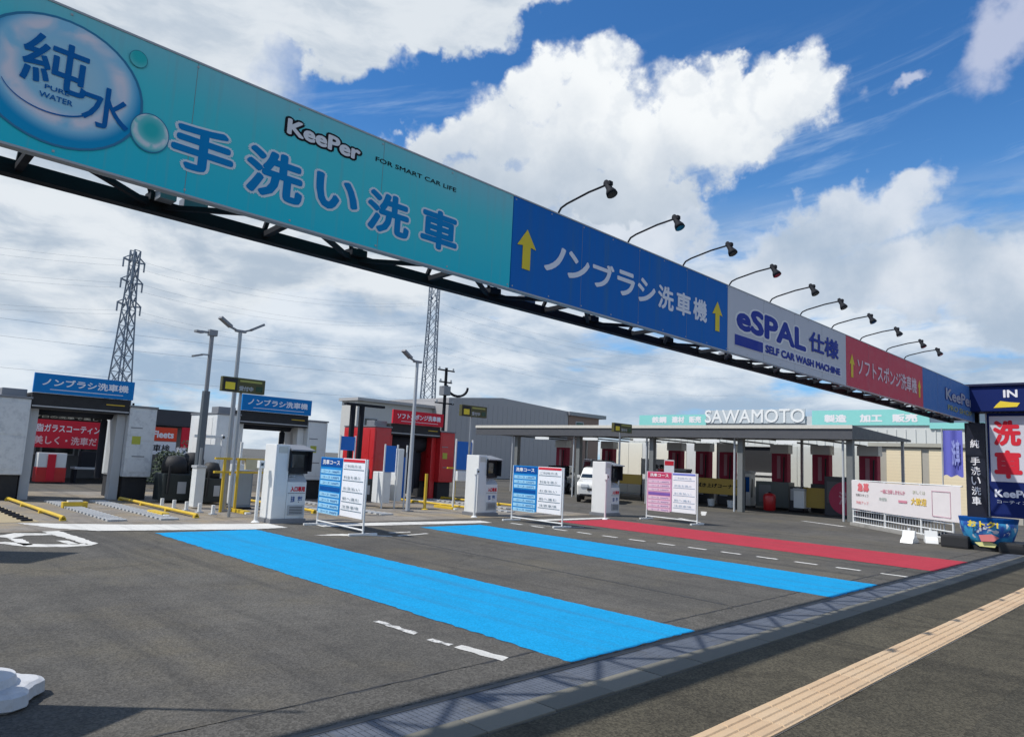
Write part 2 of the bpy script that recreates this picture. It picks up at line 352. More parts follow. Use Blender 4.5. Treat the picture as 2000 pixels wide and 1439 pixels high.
for (pts) in ([(19.0, 11.0), (19.1, 10.9), (20.2, 12.4), (20.1, 12.5)], [(23.6, 8.7), (23.75, 8.6), (24.6, 10.3), (24.5, 10.4)], [(22.3, 12.9), (22.4, 12.8), (24.6, 14.0), (24.5, 14.2)],
              [(7.0, 12.1), (7.12, 12.0), (7.85, 11.7), (8.3, 11.4), (8.32, 11.5), (7.6, 12.1)], [(13.0, 12.3), (13.05, 12.2), (14.0, 11.3), (14.05, 11.4)], [(8.45, 11.4), (9.3, 11.55), (9.3, 11.65), (8.45, 11.5)], [(8.6, 11.9), (9.1, 11.9), (9.15, 12.0), (8.6, 12.0)]):
    paint_strip('line_marking', pts, pw)
seam = road('seam_asphalt', (.088, .083, .074), (.115, .108, .095), (.068, .064, .056), gravel=.6)
paint_strip('repair_patch', [(-20, 3.71), (40, 3.71), (40, 4.12), (-20, 4.12)], seam, z=.002)
tar = mat('tar_seal', (.035, .034, .033), .6, noise=.3)
paint_strip('tar_joint', [(-20, 4.11), (40, 4.11), (40, 4.135), (-20, 4.135)], tar, z=.0028)
paint_strip('tar_joint', [(7.9, 4.14), (7.93, 4.14), (8.25, 13.2), (8.21, 13.2)], tar, z=.0028)
paint_strip('repair_patch', [(-20, .75), (50, .75), (50, 1.25), (-20, 1.25)], road('trench_patch', (.055, .050, .036), (.080, .071, .050), (.044, .040, .029), gravel=.7), z=.002)
# big painted character at the far left of the stop line
for pts in ([(3.05, 14.6), (3.30, 14.5), (3.36, 13.3), (3.42, 12.2), (3.26, 12.0), (3.16, 13.2), (3.10, 13.5)], [(2.35, 13.6), (2.65, 13.95), (3.08, 13.75), (3.10, 13.5), (2.72, 13.55), (2.5, 13.2)],
            [(2.2, 12.75), (2.35, 12.85), (2.62, 12.45), (3.0, 12.25), (3.28, 12.25), (3.28, 12.0), (2.95, 11.95), (2.5, 12.15)], [(2.45, 13.3), (2.62, 13.1), (2.6, 12.35), (2.48, 12.3)], [(2.98, 12.75), (3.12, 12.7), (3.18, 12.2), (3.05, 12.2)]):
    paint_strip('character_marking', pts, pw, z=.0055)
# drain along the lot edge: asphalt lip, grating, concrete kerb stones
gut = struct(sheet('gutter', -60, 3.06, 90, 3.70, -.03, mat('gutter_silt', (.05, .052, .058), .9, noise=.3)))
kerb = struct(box(-60, 3.645, -.03, 90, 3.70, .004).build('kerb_edge', mat('edge_asphalt', (.09, .088, .084), .8, noise=.2)))
kerbm = mat('kerb_concrete', (.135, .13, .108), .85, noise=.25, scale=3, bump=.4, bscale=50, col2=(.115, .11, .10), col2f=(.45, .65))
kerbm2 = mat('kerb_concrete_clean', (.175, .165, .135), .85, noise=.22, scale=3, bump=.4, bscale=50, col2=(.11, .105, .09), col2f=(.45, .65))
grm = mat('grating_steel', (.095, .11, .14), .75, metal=.1, noise=.5, scale=5, col2=(.10, .095, .08), col2f=(.5, .7))
pave_things = struct(MB().box(-60, 3.06, -.04, 90, 3.075, -.008).build('kerb_line', conc))
me1 = box(0, 0, 0, .592, .245, .045, b=.006).mesh('kerb_stone', kerbm); me2 = box(0, 0, 0, .592, .245, .045, b=.006).mesh('kerb_stone', kerbm2)
x = .6
while x < 40:
    o = bpy.data.objects.new('kerb_stone', me2 if random.random() < .3 else me1); COL.objects.link(o); o.parent = gut
    o.location = (x, 3.08, -.038 + random.uniform(0, .005)); o.rotation_euler = (random.uniform(-.004, .004), 0, 0); x += .6
gm = MB()
for i in range(4): gm.box(0, .003 + i * .0967, 0, .994, .013 + i * .0967, .0285)
for i in range(25): gm.box(.003 + i * .0405, .013, .014, .037 + i * .0405, .293, .0275)
gmesh = gm.mesh('grating', grm)
gm2 = box(0, 0, 0, .992, .30, .028, b=.004); gm2 = gm2.mesh('drain_cover', kerbm)
x = .3; i = 0
while x < 40:
    o = bpy.data.objects.new('grating', gmesh); COL.objects.link(o); o.parent = gut; o.location = (x, 3.335, -.028 + random.uniform(0, .003)); x += 1.0; i += 1
# tactile paving
tac = struct(sheet('tactile_bed', -60, 1.992, 90, 2.300, .003, conc))
tms = []
for tone in ((.54, .385, .235), (.55, .40, .25), (.525, .37, .225)):
    tm = mat('tactile_tile_%d' % len(tms), tone, .75, noise=.14, scale=5, bump=.3, bscale=70, col2=tuple(c * .72 for c in tone), col2f=(.5, .72))
    tb = MB().box(0, 0, 0, .299, .298, .010)
    for j in range(4): tb.add(
        [(.002, .016 + j * .072, .010), (.294, .016 + j * .072, .010), (.294, .062 + j * .072, .010), (.002, .062 + j * .072, .010), (.006, .024 + j * .072, .018), (.290, .024 + j * .072, .018), (.290, .054 + j * .072, .018), (.006, .054 + j * .072, .018)],
        [(4, 5, 6, 7), (0, 1, 5, 4), (1, 2, 6, 5), (2, 3, 7, 6), (3, 0, 4, 7)])
    tms.append(tb.mesh('tactile_tile', tm))
x = 2.4
while x < 36:
    o = bpy.data.objects.new('tactile_tile', random.choice(tms)); COL.objects.link(o); o.parent = tac; o.location = (x, 1.997 + random.uniform(-.002, .002), .002); x += .30
o = sheet('tactile_strip_far', 36.01, 1.997, 90, 2.293, .012, bpy.data.materials['tactile_tile_0'])

# ------------------------------------------------------------------ gantry over the entrance
GY = 4.30
gan = thing('entrance_gantry', 'long black steel truss gantry spanning the entrance behind the overhead sign panels', 'gantry', (0, 4.6, 0))
def gl(p): return (p[0], p[1] - 4.6, p[2])
for (yy, zz) in ((4.40, 3.10), (4.86, 3.08), (4.40, 3.80)):
    MB().bar(gl((-1.2, yy, zz)), gl((20.6, yy, zz)), .085 if yy > 4.5 and zz < 3.2 else .055).build('chord', dark, gan)
bx0 = 1.45
nodes = [bx0 - 1.5 + 1.5 * i for i in range(15)]
for X in nodes:
    if X > 20: break
    MB().bar(gl((X, 4.86, 3.08)), gl((X - .62, 4.40, 3.10)), .032).build('brace', dark, gan)
    MB().bar(gl((X, 4.86, 3.08)), gl((X + .62, 4.40, 3.10)), .032).build('brace', dark, gan)
    MB().bar(gl((X + .75, 4.86, 3.08)), gl((X + .75, 4.40, 3.10)), .040).build('cross_piece', dark, gan)
    MB().bar(gl((X, 4.40, 3.10)), gl((X + .72, 4.40, 3.78)), .035).build('web_bar', dark, gan)
    for s_ in (-.42, .42): MB().bar(gl((X, 4.86, 3.10)), gl((X + s_, 4.42, 3.78)), .028).build('web_bar', dark, gan)
    MB().bar(gl((X + .75, 4.86, 3.10)), gl((X + .75, 4.42, 3.78)), .028).build('web_bar', dark, gan)
    MB().box(X - .05, .18, 3.10, X + .09, .30, 3.16, b=.008).build('gusset', dark, gan)
    MB().bar(gl((X + .75, 4.40, 3.10)), gl((X + .75, 4.40, 3.78)), .035).build('web_bar', dark, gan)
for X in (1.62, 4.9, 8.9, 12.9):
    MB().box(X, .22, 3.10, X + .16, .32, 3.19, b=.01).build('junction_box', grey, gan)
MB().box(1.42, .06, 3.09, 1.52, .16, 3.24).build('cable_clamp', grey, gan)
for X in (1.08, 3.25, 5.1, 8.35):
    MB().bar(gl((X, 4.42, 3.875)), gl((X + .34, 4.42, 3.875)), .03).build('top_bracket', dark, gan)
for X, yy in ((-1.2, 4.40), (-1.2, 4.86), (20.5, 4.30), (20.5, 4.42)):
    for _ in (0,):
        MB().bar(gl((X, yy, 0)), gl((X, yy, 3.85)), .1).build('leg', dark, gan)

def panel(name, label, x0, x1, m, z0=3.03, z1=3.86):
    t = thing(name, label, 'sign', ((x0 + x1) / 2, GY, z0)); t['group'] = 'sign panels along the overhead gantry'
    hw_ = (x1 - x0) / 2
    for k in range(1, 4): MB().box(-hw_ + k * hw_ / 2 - .0015, -.0008, .004, -hw_ + k * hw_ / 2 + .0015, .002, z1 - z0 - .004).build('panel_joint', grey, t)
    for zz in (-.012, z1 - z0): MB().box(-hw_ + .002, -.004, zz, hw_ - .002, .056, zz + .012).build('edge_frame', lightgrey, t)
    for k in range(9):
        for zz in (.02, z1 - z0 - .03): MB().box(-hw_ + .03 + k * (2 * hw_ - .06) / 8 - .006, -.003, zz, -hw_ + .03 + k * (2 * hw_ - .06) / 8 + .006, .001, zz + .012).build('rivet', lightgrey, t)
    MB().box(x0 - (x0 + x1) / 2 + .004, 0, 0, (x1 - x0) / 2 - .004, .05, z1 - z0, b=.003).build('panel', m, t)
    return t, (x0 + x1) / 2, z0 
# teal panel colour: vertical gradient, paler and greyer towards the top
tm = bpy.data.materials.new('teal_panel'); tm.use_nodes = True; T = NG(tm.node_tree)
co = T.n('ShaderNodeTexCoord').outputs['Object']; sp = T.n('ShaderNodeSeparateXYZ'); T.nt.links.new(co, sp.inputs[0])
gr = T.m('ADD', T.m('MULTIPLY', sp.outputs[2], 1 / .83), T.m('MULTIPLY', T.m('SUBTRACT', T.noise(co, .9, 3, .5), .5), .5))
c = T.mix(T.ss(gr, -.2, .70), (.012, .58, .72), (.07, .64, .70)); c = T.mix(T.ss(gr, .6, 1.2), c, (.27, .60, .66))
c = T.mix(T.ss(T.noise(T.vm('MULTIPLY', co, (22, 1, .8)), 1.0, 5, .6), .5, .75, 0, .16), c, (.30, .34, .33))
T.put(T.nt.nodes['Principled BSDF'].inputs['Base Color'], c); T.nt.nodes['Principled BSDF'].inputs['Roughness'].default_value = .55; T.nt.nodes['Principled BSDF'].inputs['Specular IOR Level'].default_value = .2
t1, cx, cz = panel('overhead_sign', 'long teal overhead sign panel with water bubbles and large blue Japanese lettering', -1.3, 4.18, tm)
def disc(parent, px, pz, rx, rz_, y, m, name='bubble', tilt=0, n=40, inner=None):
    vs = []; fs = []
    def P(r, i): 
        a = 2 * pi * i / n; u, v = r * rx * cos(a), r * rz_ * sin(a)
        return (u * cos(tilt) - v * sin(tilt), 0, u * sin(tilt) + v * cos(tilt))
    if inner:
        vs = [P(inner, i) for i in range(n)] + [P(1, i) for i in range(n)]; fs = [(i, (i + 1) % n, n + (i + 1) % n, n + i) for i in range(n)]
    else: vs = [P(1, i) for i in range(n)]; fs = [tuple(range(n))]
    me = bpy.data.meshes.new(name); me.from_pydata(vs, [], fs); me.materials.append(m)
    o = bpy.data.objects.new(name, me); COL.objects.link(o); o.parent = parent; o.location = (px, y, pz); return o
def bubble_mat(name, R, core, mid, rim, hi):
    m = bpy.data.materials.new(name); m.use_nodes = True; T = NG(m.node_tree)
    co = T.n('ShaderNodeTexCoord').outputs['Object']; q = T.vm('MULTIPLY', co, (1 / R[0], 0, 1 / R[1]))
    ln = T.n('ShaderNodeVectorMath', operation='LENGTH'); T.put(ln.inputs[0], q); r = ln.outputs['Value']
    nz = T.noise(q, 1.6, 3, .5, dist=.6)
    off = T.n('ShaderNodeVectorMath', operation='LENGTH'); T.put(off.inputs[0], T.vm('ADD', q, (-.04, 0, -.16)))
    c = T.mix(T.ss(off.outputs['Value'], .2, .78), core, mid)
    c = T.mix(T.m('MULTIPLY', T.ss(T.m('ABSOLUTE', T.m('SUBTRACT', off.outputs['Value'], .74)), .20, .02), T.ss(nz, .35, .6)), c, hi)
    c = T.mix(T.ss(off.outputs['Value'], .86, 1.06), c, rim)
    T.put(m.node_tree.nodes['Principled BSDF'].inputs['Base Color'], c); m.node_tree.nodes['Principled BSDF'].inputs['Roughness'].default_value = .55; m.node_tree.nodes['Principled BSDF'].inputs['Specular IOR Level'].default_value = .15
    return m
bm1 = bubble_mat('bubble_print', (.36, .345), (.44, .70, .82), (.30, .64, .84), (.003, .33, .62), (.84, .80, .86))
bm2 = bubble_mat('small_bubble_print', (.12, .125), (.03, .52, .52), (.22, .66, .66), (.02, .40, .48), (.74, .80, .82))
inkp = mat('deep_blue_print', (.004, .14, .42), .4, noise=.05)
disc(t1, .76 - cx, 3.44 - cz, .40, .352, -.004, bm1, tilt=0)
disc(t1, .76 - cx, 3.44 - cz, .405, .357, -.0045, mat('bubble_rim', (.008, .19, .36), .4), inner=.965, name='bubble_rim')
disc(t1, 1.215 - cx, 3.325 - cz, .105, .115, -.006, bm2)
disc(t1, 1.215 - cx, 3.325 - cz, .106, .116, -.0065, mat('bubble_rim', (.008, .19, .36)), inner=.95, name='bubble_rim')
disc(t1, 1.11 - cx, 3.735 - cz, .048, .05, -.006, bm2)
disc(t1, 1.11 - cx, 3.735 - cz, .049, .051, -.0065, mat('bubble_rim2', (.03, .27, .33)), inner=.93, name='bubble_rim')
letter(t1, '純', .57 - cx, 3.385 - cz, .875 - cx, 3.665 - cz, -.008, inkp, bold=.012)
letter(t1, '水', .865 - cx, 3.26 - cz, 1.10 - cx, 3.50 - cz, -.008, inkp, bold=.012)
letter(t1, 'PURE', .685 - cx, 3.395 - cz - .02, .80 - cx, 3.42 - cz - .02, -.008, inkp, bold=.02)
letter(t1, 'WATER', .665 - cx, 3.345 - cz - .02, .82 - cx, 3.375 - cz - .02, -.008, inkp, bold=.02)
arc = MB()
for i in range(24):
    a0 = pi * (1.12 + .68 * i / 24); a1 = pi * (1.12 + .68 * (i + 1) / 24); w = .004 + .006 * (i / 24)
    arc.add([(.72 - cx + .24 * cos(a0), 0, 3.42 - cz + .17 * sin(a0)), (.72 - cx + .24 * cos(a1), 0, 3.42 - cz + .17 * sin(a1)), (.72 - cx + (.24 - w) * cos(a1), 0, 3.42 - cz + (.17 - w) * sin(a1)), (.72 - cx + (.24 - w) * cos(a0), 0, 3.42 - cz + (.17 - w) * sin(a0))], [(0, 1, 2, 3)])
arc.build('swoosh', inkp, t1, loc=(0, -.0085, 0))
letfill = mat('letter_blue', (.002, .24, .56), .4, noise=.04)
halo = mat('letter_halo', (.70, .80, .86), .45, noise=.04)
for ch, a, z0, b, z1 in (('手', 1.335, 3.185, 1.71, 3.475), ('洗', 1.79, 3.165, 2.19, 3.485), ('い', 2.28, 3.215, 2.62, 3.46), ('洗', 2.70, 3.165, 3.08, 3.475), ('車', 3.19, 3.17, 3.56, 3.485)):
    letter(t1, ch, a - cx, z0 - cz, b - cx, z1 - cz, -.0015, halo, bold=.082, name='lettering_outline', ref=.034)
    letter(t1, ch, a - cx, z0 - cz, b - cx, z1 - cz, -.0035, letfill, bold=.034)
letter(t1, 'KeePer', 2.04 - cx, 3.635 - cz, 2.61 - cx, 3.745 - cz, -.0015, blackp, bold=.14, name='lettering_outline', ref=.04)
letter(t1, 'KeePer', 2.04 - cx, 3.635 - cz, 2.61 - cx, 3.745 - cz, -.0035, whp, bold=.04)
letter(t1, 'FOR SMART CAR LIFE', 2.74 - cx, 3.685 - cz, 3.52 - cx, 3.72 - cz, -.002, blackp, bold=.015)
def arrow(parent, x, z0, z1, w, m, y=-.006, sw=.42, hd=.42):
    h = z1 - z0; zz = z0 + h * (1 - hd)
    MB().prism([(x - w * sw / 2, z0), (x + w * sw / 2, z0), (x + w * sw / 2, zz), (x + w / 2, zz - .01), (x, z1), (x - w / 2, zz - .01), (x - w * sw / 2, zz)], y, y + .003).build('arrow', m, parent)
whg = mat('pale_letter_print', (.78, .80, .88), .45, noise=.04)
t2, cx, cz = panel('overhead_sign', 'royal blue overhead sign panel with pale Japanese lettering between two yellow arrows', 4.18, 8.0, blue_sign)
arrow(t2, 4.365 - cx, 3.235 - cz, 3.60 - cz, .24, yellowp); arrow(t2, 7.74 - cx, 3.235 - cz, 3.60 - cz, .24, yellowp)
xs = 4.60
for ch, w in (('ノ', .30), ('ン', .325), ('ブ', .35), ('ラ', .31), ('シ', .335), ('洗', .315), ('車', .315), ('機', .315)):
    letter(t2, ch, xs - cx, 3.29 - cz, xs + w - cx, 3.555 - cz, -.003, whg, bold=.03); xs += w + .050 - (.02 if ch == 'ノ' else 0)
t3, cx, cz = panel('overhead_sign', 'pale grey overhead sign panel with navy capital lettering above a navy strip of small text', 8.0, 11.93, mat('grey_sign_print', (.60, .61, .67), .45, noise=.05))
nv = mat('indigo_print', (.025, .05, .34), .4, noise=.04)
letter(t3, 'eSPAL', 8.22 - cx, 3.345 - cz, 10.35 - cx, 3.68 - cz, -.0015, whp, bold=.10, name='lettering_outline', ref=.045)
letter(t3, 'eSPAL', 8.22 - cx, 3.345 - cz, 10.35 - cx, 3.68 - cz, -.0035, nv, bold=.045)
letter(t3, '仕様', 10.45 - cx, 3.39 - cz, 11.6 - cx, 3.70 - cz, -.008, nv, bold=.03)
MB().box(8.18 - cx, -.004, 3.13 - cz, 11.72 - cx, -.001, 3.285 - cz).build('text_band', mat('pale_band', (.68, .69, .76), .5), t3)
MB().box(8.18 - cx, -.008, 3.14 - cz, 8.95 - cx, -.005, 3.275 - cz, b=.001).build('band_block', nv, t3)
letter(t3, 'SELF CAR WASH MACHINE', 9.02 - cx, 3.155 - cz, 11.65 - cx, 3.265 - cz, -.010, nv, bold=.05)
t4, cx, cz = panel('overhead_sign', 'red overhead sign panel with pale Japanese lettering between two thin yellow arrows', 11.93, 16.1, mat('rose_sign_print', (.66, .09, .13), .4, noise=.06))
arrow(t4, 12.18 - cx, 3.19 - cz, 3.58 - cz, .22, yellowp); arrow(t4, 15.85 - cx, 3.21 - cz, 3.56 - cz, .20, yellowp)
letter(t4, 'ソフトスポンジ洗車機', 12.42 - cx, 3.26 - cz, 15.66 - cx, 3.57 - cz, -.008, mat('pale_pink_print', (.82, .62, .68), .5), bold=.02)
t5, cx, cz = panel('overhead_sign', 'slate blue overhead sign panel ending at the entrance tower', 16.1, 20.3, mat('slate_sign_print', (.08, .20, .50), .4, noise=.06))
letter(t5, 'KeePer', 17.75 - cx, 3.36 - cz, 20.1 - cx, 3.62 - cz, -.009, nv, bold=.07, name='lettering_outline', ref=.03)
letter(t5, 'KeePer', 17.75 - cx, 3.36 - cz, 20.1 - cx, 3.62 - cz, -.013, mat('grey_print', (.40, .42, .50), .5), bold=.03)
letter(t5, 'PRO SHOP', 17.9 - cx, 3.14 - cz, 20.0 - cx, 3.26 - cz, -.008, mat('olive_print', (.33, .36, .22), .5), bold=.03)

# floodlights on swan-neck arms
fl = None
flx = [4.84, 5.96, 7.05, 8.15, 9.30, 10.30, 11.50, 12.76, 14.10, 15.15]
ords = ['first', 'second', 'third', 'fourth', 'fifth', 'sixth', 'seventh', 'eighth', 'ninth', 'last']
over = ['the blue panel beside the teal one', 'the middle of the blue panel', 'the far end of the blue panel', 'the start of the grey panel', 'the grey panel capitals', 'the middle of the grey panel', 'the end of the grey panel',
        'the start of the red panel', 'the middle of the red panel', 'the far end of the red panel']
for i, X in enumerate(flx):
    lb = 'black gooseneck floodlight over %s, %s from the teal sign' % (over[i], ords[i])
    if fl is None:
        fl = thing('floodlight', lb, 'floodlight', (X, 4.36, 3.86), 0, 'floodlights along the top of the gantry signs')
        mb = MB(); pts = [(0, 0, -.06), (0, 0, .05), (0, -.03, .09), (0, -.10, .115), (0, -.36, .165), (0, -.56, .185)]
        for a, b in zip(pts, pts[1:]): mb.tube(a, b, .010, n=8)
        mb.build('arm', dark, fl)
        MB().lathe([(.018, -.055), (.028, -.03), (.030, .04), (.048, .08), (.052, .11)], n=14).build('lamp_head', dark, fl, smooth=True, loc=(0, -.58, .175)).rotation_euler = (rad(152), 0, 0)
        MB().box(-.025, -.62, .17, .025, -.545, .21, b=.008).build('knuckle', dark, fl)
        MB().lathe([(.044, .111), (.044, .115)], n=14).build('lens', glass, fl, loc=(0, -.58, .175)).rotation_euler = (rad(152), 0, 0)
    else: copy_tree(fl, label=lb, loc=(X, 4.36, 3.86))

# ------------------------------------------------------------------ entrance tower on the far right
tw = thing('entrance_tower', 'navy entrance tower with red on white car wash lettering under an IN header', 'sign tower', (20.3, 4.0, 0), -90)
# local: x = toward -Y world, y = toward +X world (panel faces -X)
def twx(Y): return 4.0 - Y
MB().box(twx(4.46), -.30, .74, twx(4.05), .12, 3.0, b=.008).build('column', mat('black_column', (.008, .010, .022), .35), tw)
MB().box(twx(4.62), -.42, 3.26, twx(2.6), .30, 3.86, b=.02).build('header', navy, tw)
MB().box(twx(4.62) - .05, -.47, 3.86, twx(2.6) + .05, .35, 3.92, b=.01).build('header_cap', mat('dark_navy', (.008, .012, .05), .4), tw)
letter(tw, 'IN', twx(3.62), 3.58, twx(3.34), 3.76, -.426, whp, bold=.03)
MB().prism([(twx(3.82), 3.34), (twx(3.36), 3.36), (twx(3.30), 3.45), (twx(3.5), 3.47), (twx(3.68), 3.50), (twx(3.76), 3.42)], -.428, -.422).build('swoosh', yellowp, tw)
MB().box(twx(4.00), -.22, .80, twx(3.0), .0, 3.24, b=.006).build('light_box', navy, tw)
MB().box(twx(3.96), -.226, 1.62, twx(3.05), -.219, 3.16).build('white_face', mat('offwhite_print', (.60, .60, .66), .4), tw)
MB().box(twx(4.04), -.23, .8, twx(4.01), -.05, 3.24).build('edge_trim', lightgrey, tw)
letter(tw, '洗', twx(3.89), 2.46, twx(3.34), 3.06, -.232, redp, bold=.045)
letter(tw, '車', twx(3.89), 1.70, twx(3.34), 2.36, -.232, redp, bold=.045)
letter(tw, 'KeePer', twx(3.90), 1.26, twx(3.12), 1.44, -.226, whg, bold=.04)
letter(tw, 'コーティング', twx(3.86), 1.12, twx(3.14), 1.20, -.226, whg, bold=.01)
zc = 2.60
for ch in ('純', None, '手', '洗', 'い', '洗', '車'):
    if ch: letter(tw, ch, twx(4.35), zc - .20, twx(4.16), zc, -.306, whp, bold=.015)
    zc -= .235 if ch else .18
bowlm = bpy.data.materials.new('bowl_artwork'); bowlm.use_nodes = True; T = NG(bowlm.node_tree); co = T.n('ShaderNodeTexCoord').outputs['Object']
c = T.mix(T.ss(T.noise(co, 4, 4, .5), .40, .6), (.010, .06, .30), (.04, .30, .55)); c = T.mix(T.ss(T.noise(co, 7, 2, .5), .60, .66), c, (.60, .62, .66))
T.put(bowlm.node_tree.nodes['Principled BSDF'].inputs['Base Color'], c)
ob = MB().lathe([(.40, .10), (.50, .26), (.58, .50), (.60, .74)], twx(4.1), 0, n=28).build('bowl_base', bowlm, tw, smooth=True)
ob.scale = (1, .8, 1)
MB().lathe([(.59, .64), (.612, .74), (.612, .76)], twx(4.1), 0, n=28).build('bowl_band', bluep, tw).scale = (1, .8, 1)
letter(tw, 'おトク!', twx(4.42), .54, twx(3.8), .69, -.50, yellowp, bold=.05)
MB().prism([(twx(4.2), .36), (twx(3.95), .40), (twx(3.8), .33), (twx(3.9), .24), (twx(4.15), .22)], -.50, -.46).build('flame_print', mat('coral_print', (.65, .2, .2), .5), tw)
MB().prism([(twx(4.3), .18), (twx(4.0), .22), (twx(3.86), .17), (twx(3.9), .10), (twx(4.2), .10)], -.44, -.38).build('flame_print', mat('lemon_print', (.7, .68, .3), .5), tw)
MB().box(twx(5.0), -.50, 0, twx(4.42), .40, .30, b=.05).build('weight_block', black, tw)
MB().box(twx(3.82), -.52, 0, twx(3.2), .40, .24, b=.05).build('weight_block', black, tw)
MB().lathe([(.42, 0), (.42, .10)], twx(4.1), 0, n=24).build('foot', black, tw)
# purple flag hanging beside it
fg = thing('banner_flag', 'purple vertical flag hanging between the beige shutters and the entrance tower', 'flag', (22.3, 5.25, 0), -90)
MB().tube((-.27, 0, 0), (-.27, 0, 3.02), .016).build('pole', lightgrey, fg)
fm = MB(); nn = 12
for i in range(nn + 1): fm.v += [(-.25 + .48 * i / nn, .03 * sin(i * .9), 1.72 + .03 * sin(i)), (-.25 + .48 * i / nn, .03 * sin(i * .9 + .5), 2.96)]
fm.f = [(2 * i, 2 * i + 2, 2 * i + 3, 2 * i + 1) for i in range(nn)]
fm.build('cloth', mat('purple_cloth', (.12, .13, .50), .8, noise=.12), fg, smooth=True)
letter(fg, '洗車', -.03, 2.0, .16, 2.7, -.05, mat('lilac_print', (.32, .36, .72), .7), bold=.03)
MB().lathe([(.2, 0), (.2, .12), (.05, .2)], -.27, 0).build('base', black, fg)

# ------------------------------------------------------------------ white banner on its low frame
ax, ay, bx, by = 24.7, 8.75, 20.62, 4.70
ang = math.degrees(math.atan2(by - ay, bx - ax))       # local +x runs from far-left post to near-right post
bn = thing('fence_banner', 'long white banner with red heading stretched over a white pipe frame', 'banner', (ax, ay, 0), ang)
Lb = math.hypot(bx - ax, by - ay)
bj = lambda x0, x1, z0, z1, y=-.03: (x0, y, z0, x1, y + .006, z1)
bg_ = MB(); nn = 24
for i in range(nn + 1):
    xx = Lb * i / nn; s_ = .006 * sin(i * 1.7); sag = .035 * sin(pi * i / nn)
    bg_.v += [(xx, -.03 + s_, .56 - sag * .6), (xx, -.03 - s_ * .5, 1.46 - sag)]
bg_.f = [(2 * i, 2 * i + 2, 2 * i + 3, 2 * i + 1) for i in range(nn)]
bg_.build('cloth', mat('banner_white', (.72, .68, .68), .6, noise=.05), bn, smooth=True)
# (-y side faces the street and camera)
_k = set(bn.children)
letter(bn, '急募', .30, 1.02, 1.05, 1.29, -.042, mat('soft_red_print', (.68, .16, .18), .5), bold=.04)
letter(bn, '洗車スタッフ', .18, .86, 1.0, .95, -.042, blackp, bold=.0)
letter(bn, '時給アップ', .22, .62, 1.0, .72, -.042, mat('soft_red_print', (.6, .1, .12)), bold=.0)
letter(bn, '一緒に洗車しませんか', 1.75, 1.02, 3.1, 1.15, -.042, mat('rose_print', (.6, .25, .32), .5), bold=.02)
letter(bn, '未経験', 1.65, .80, 2.1, .90, -.042, mat('greenish_print', (.25, .34, .30), .5), bold=0)
MB().box(2.75, -.043, .80, 3.2, -.039, .87).build('text_bar', mat('rose_print', (.6, .25, .32)), bn)
letter(bn, '大歓迎', 3.4, .78, 4.15, .98, -.042, mat('ochre_print', (.72, .50, .10), .5), bold=.03)
letter(bn, '詳しくは', 3.5, 1.08, 4.1, 1.18, -.042, mat('olive_print', (.33, .36, .22)), bold=.0)
for z in (.54, 1.19): MB().box(4.40, -.043, z, 5.22, -.039, z + .02).build('code_frame', mat('pink_print', (.62, .42, .48), .5), bn)
for x_ in (4.40, 5.20): MB().box(x_, -.043, .54, x_ + .02, -.039, 1.21).build('code_frame', mat('pink_print', (.62, .42, .48)), bn)
for _o in bn.children:
    if _o not in _k: _o.location.z = .10; _o.location.x += .12
for x_ in (0, 2.0, 3.9, Lb - .42): MB().tube((x_, .02, 0), (x_, .02, 1.48), .028).build('post', white, bn)
for z in (.12, .30, .50, 1.46): MB().tube((0, .02, z), (Lb if z > 1 else Lb - .42, .02, z), .018).build('rail', white, bn)
for k in range(34): MB().tube((.1 + k * .145, .05, .10), (.1 + k * .145, .05, .58), .010, n=6).build('fence_bar', lightgrey, bn)
MB().box(-.1, -.06, 0, Lb - .38, .16, .10, b=.01).build('footing', conc, bn)
for i, (x_, y_) in enumerate(((20.05, 5.75), (20.75, 5.45))):
    o = thing('cone_weight', ('white pyramid shaped weight on the asphalt nearer the red lane' if i == 0 else 'white pyramid shaped weight close against the black tower block'), 'weight', (x_, y_, 0), 20 * i, 'white weights by the entrance tower')
    MB().prism([(-.27, 0), (.27, 0), (.22, .07), (.09, .15), (.035, .30), (-.035, .30), (-.09, .15), (-.22, .07)], -.14, .14).build('body', white, o)
    MB().tube((0, 0, .28), (0, 0, .36), .03).build('socket', white, o)

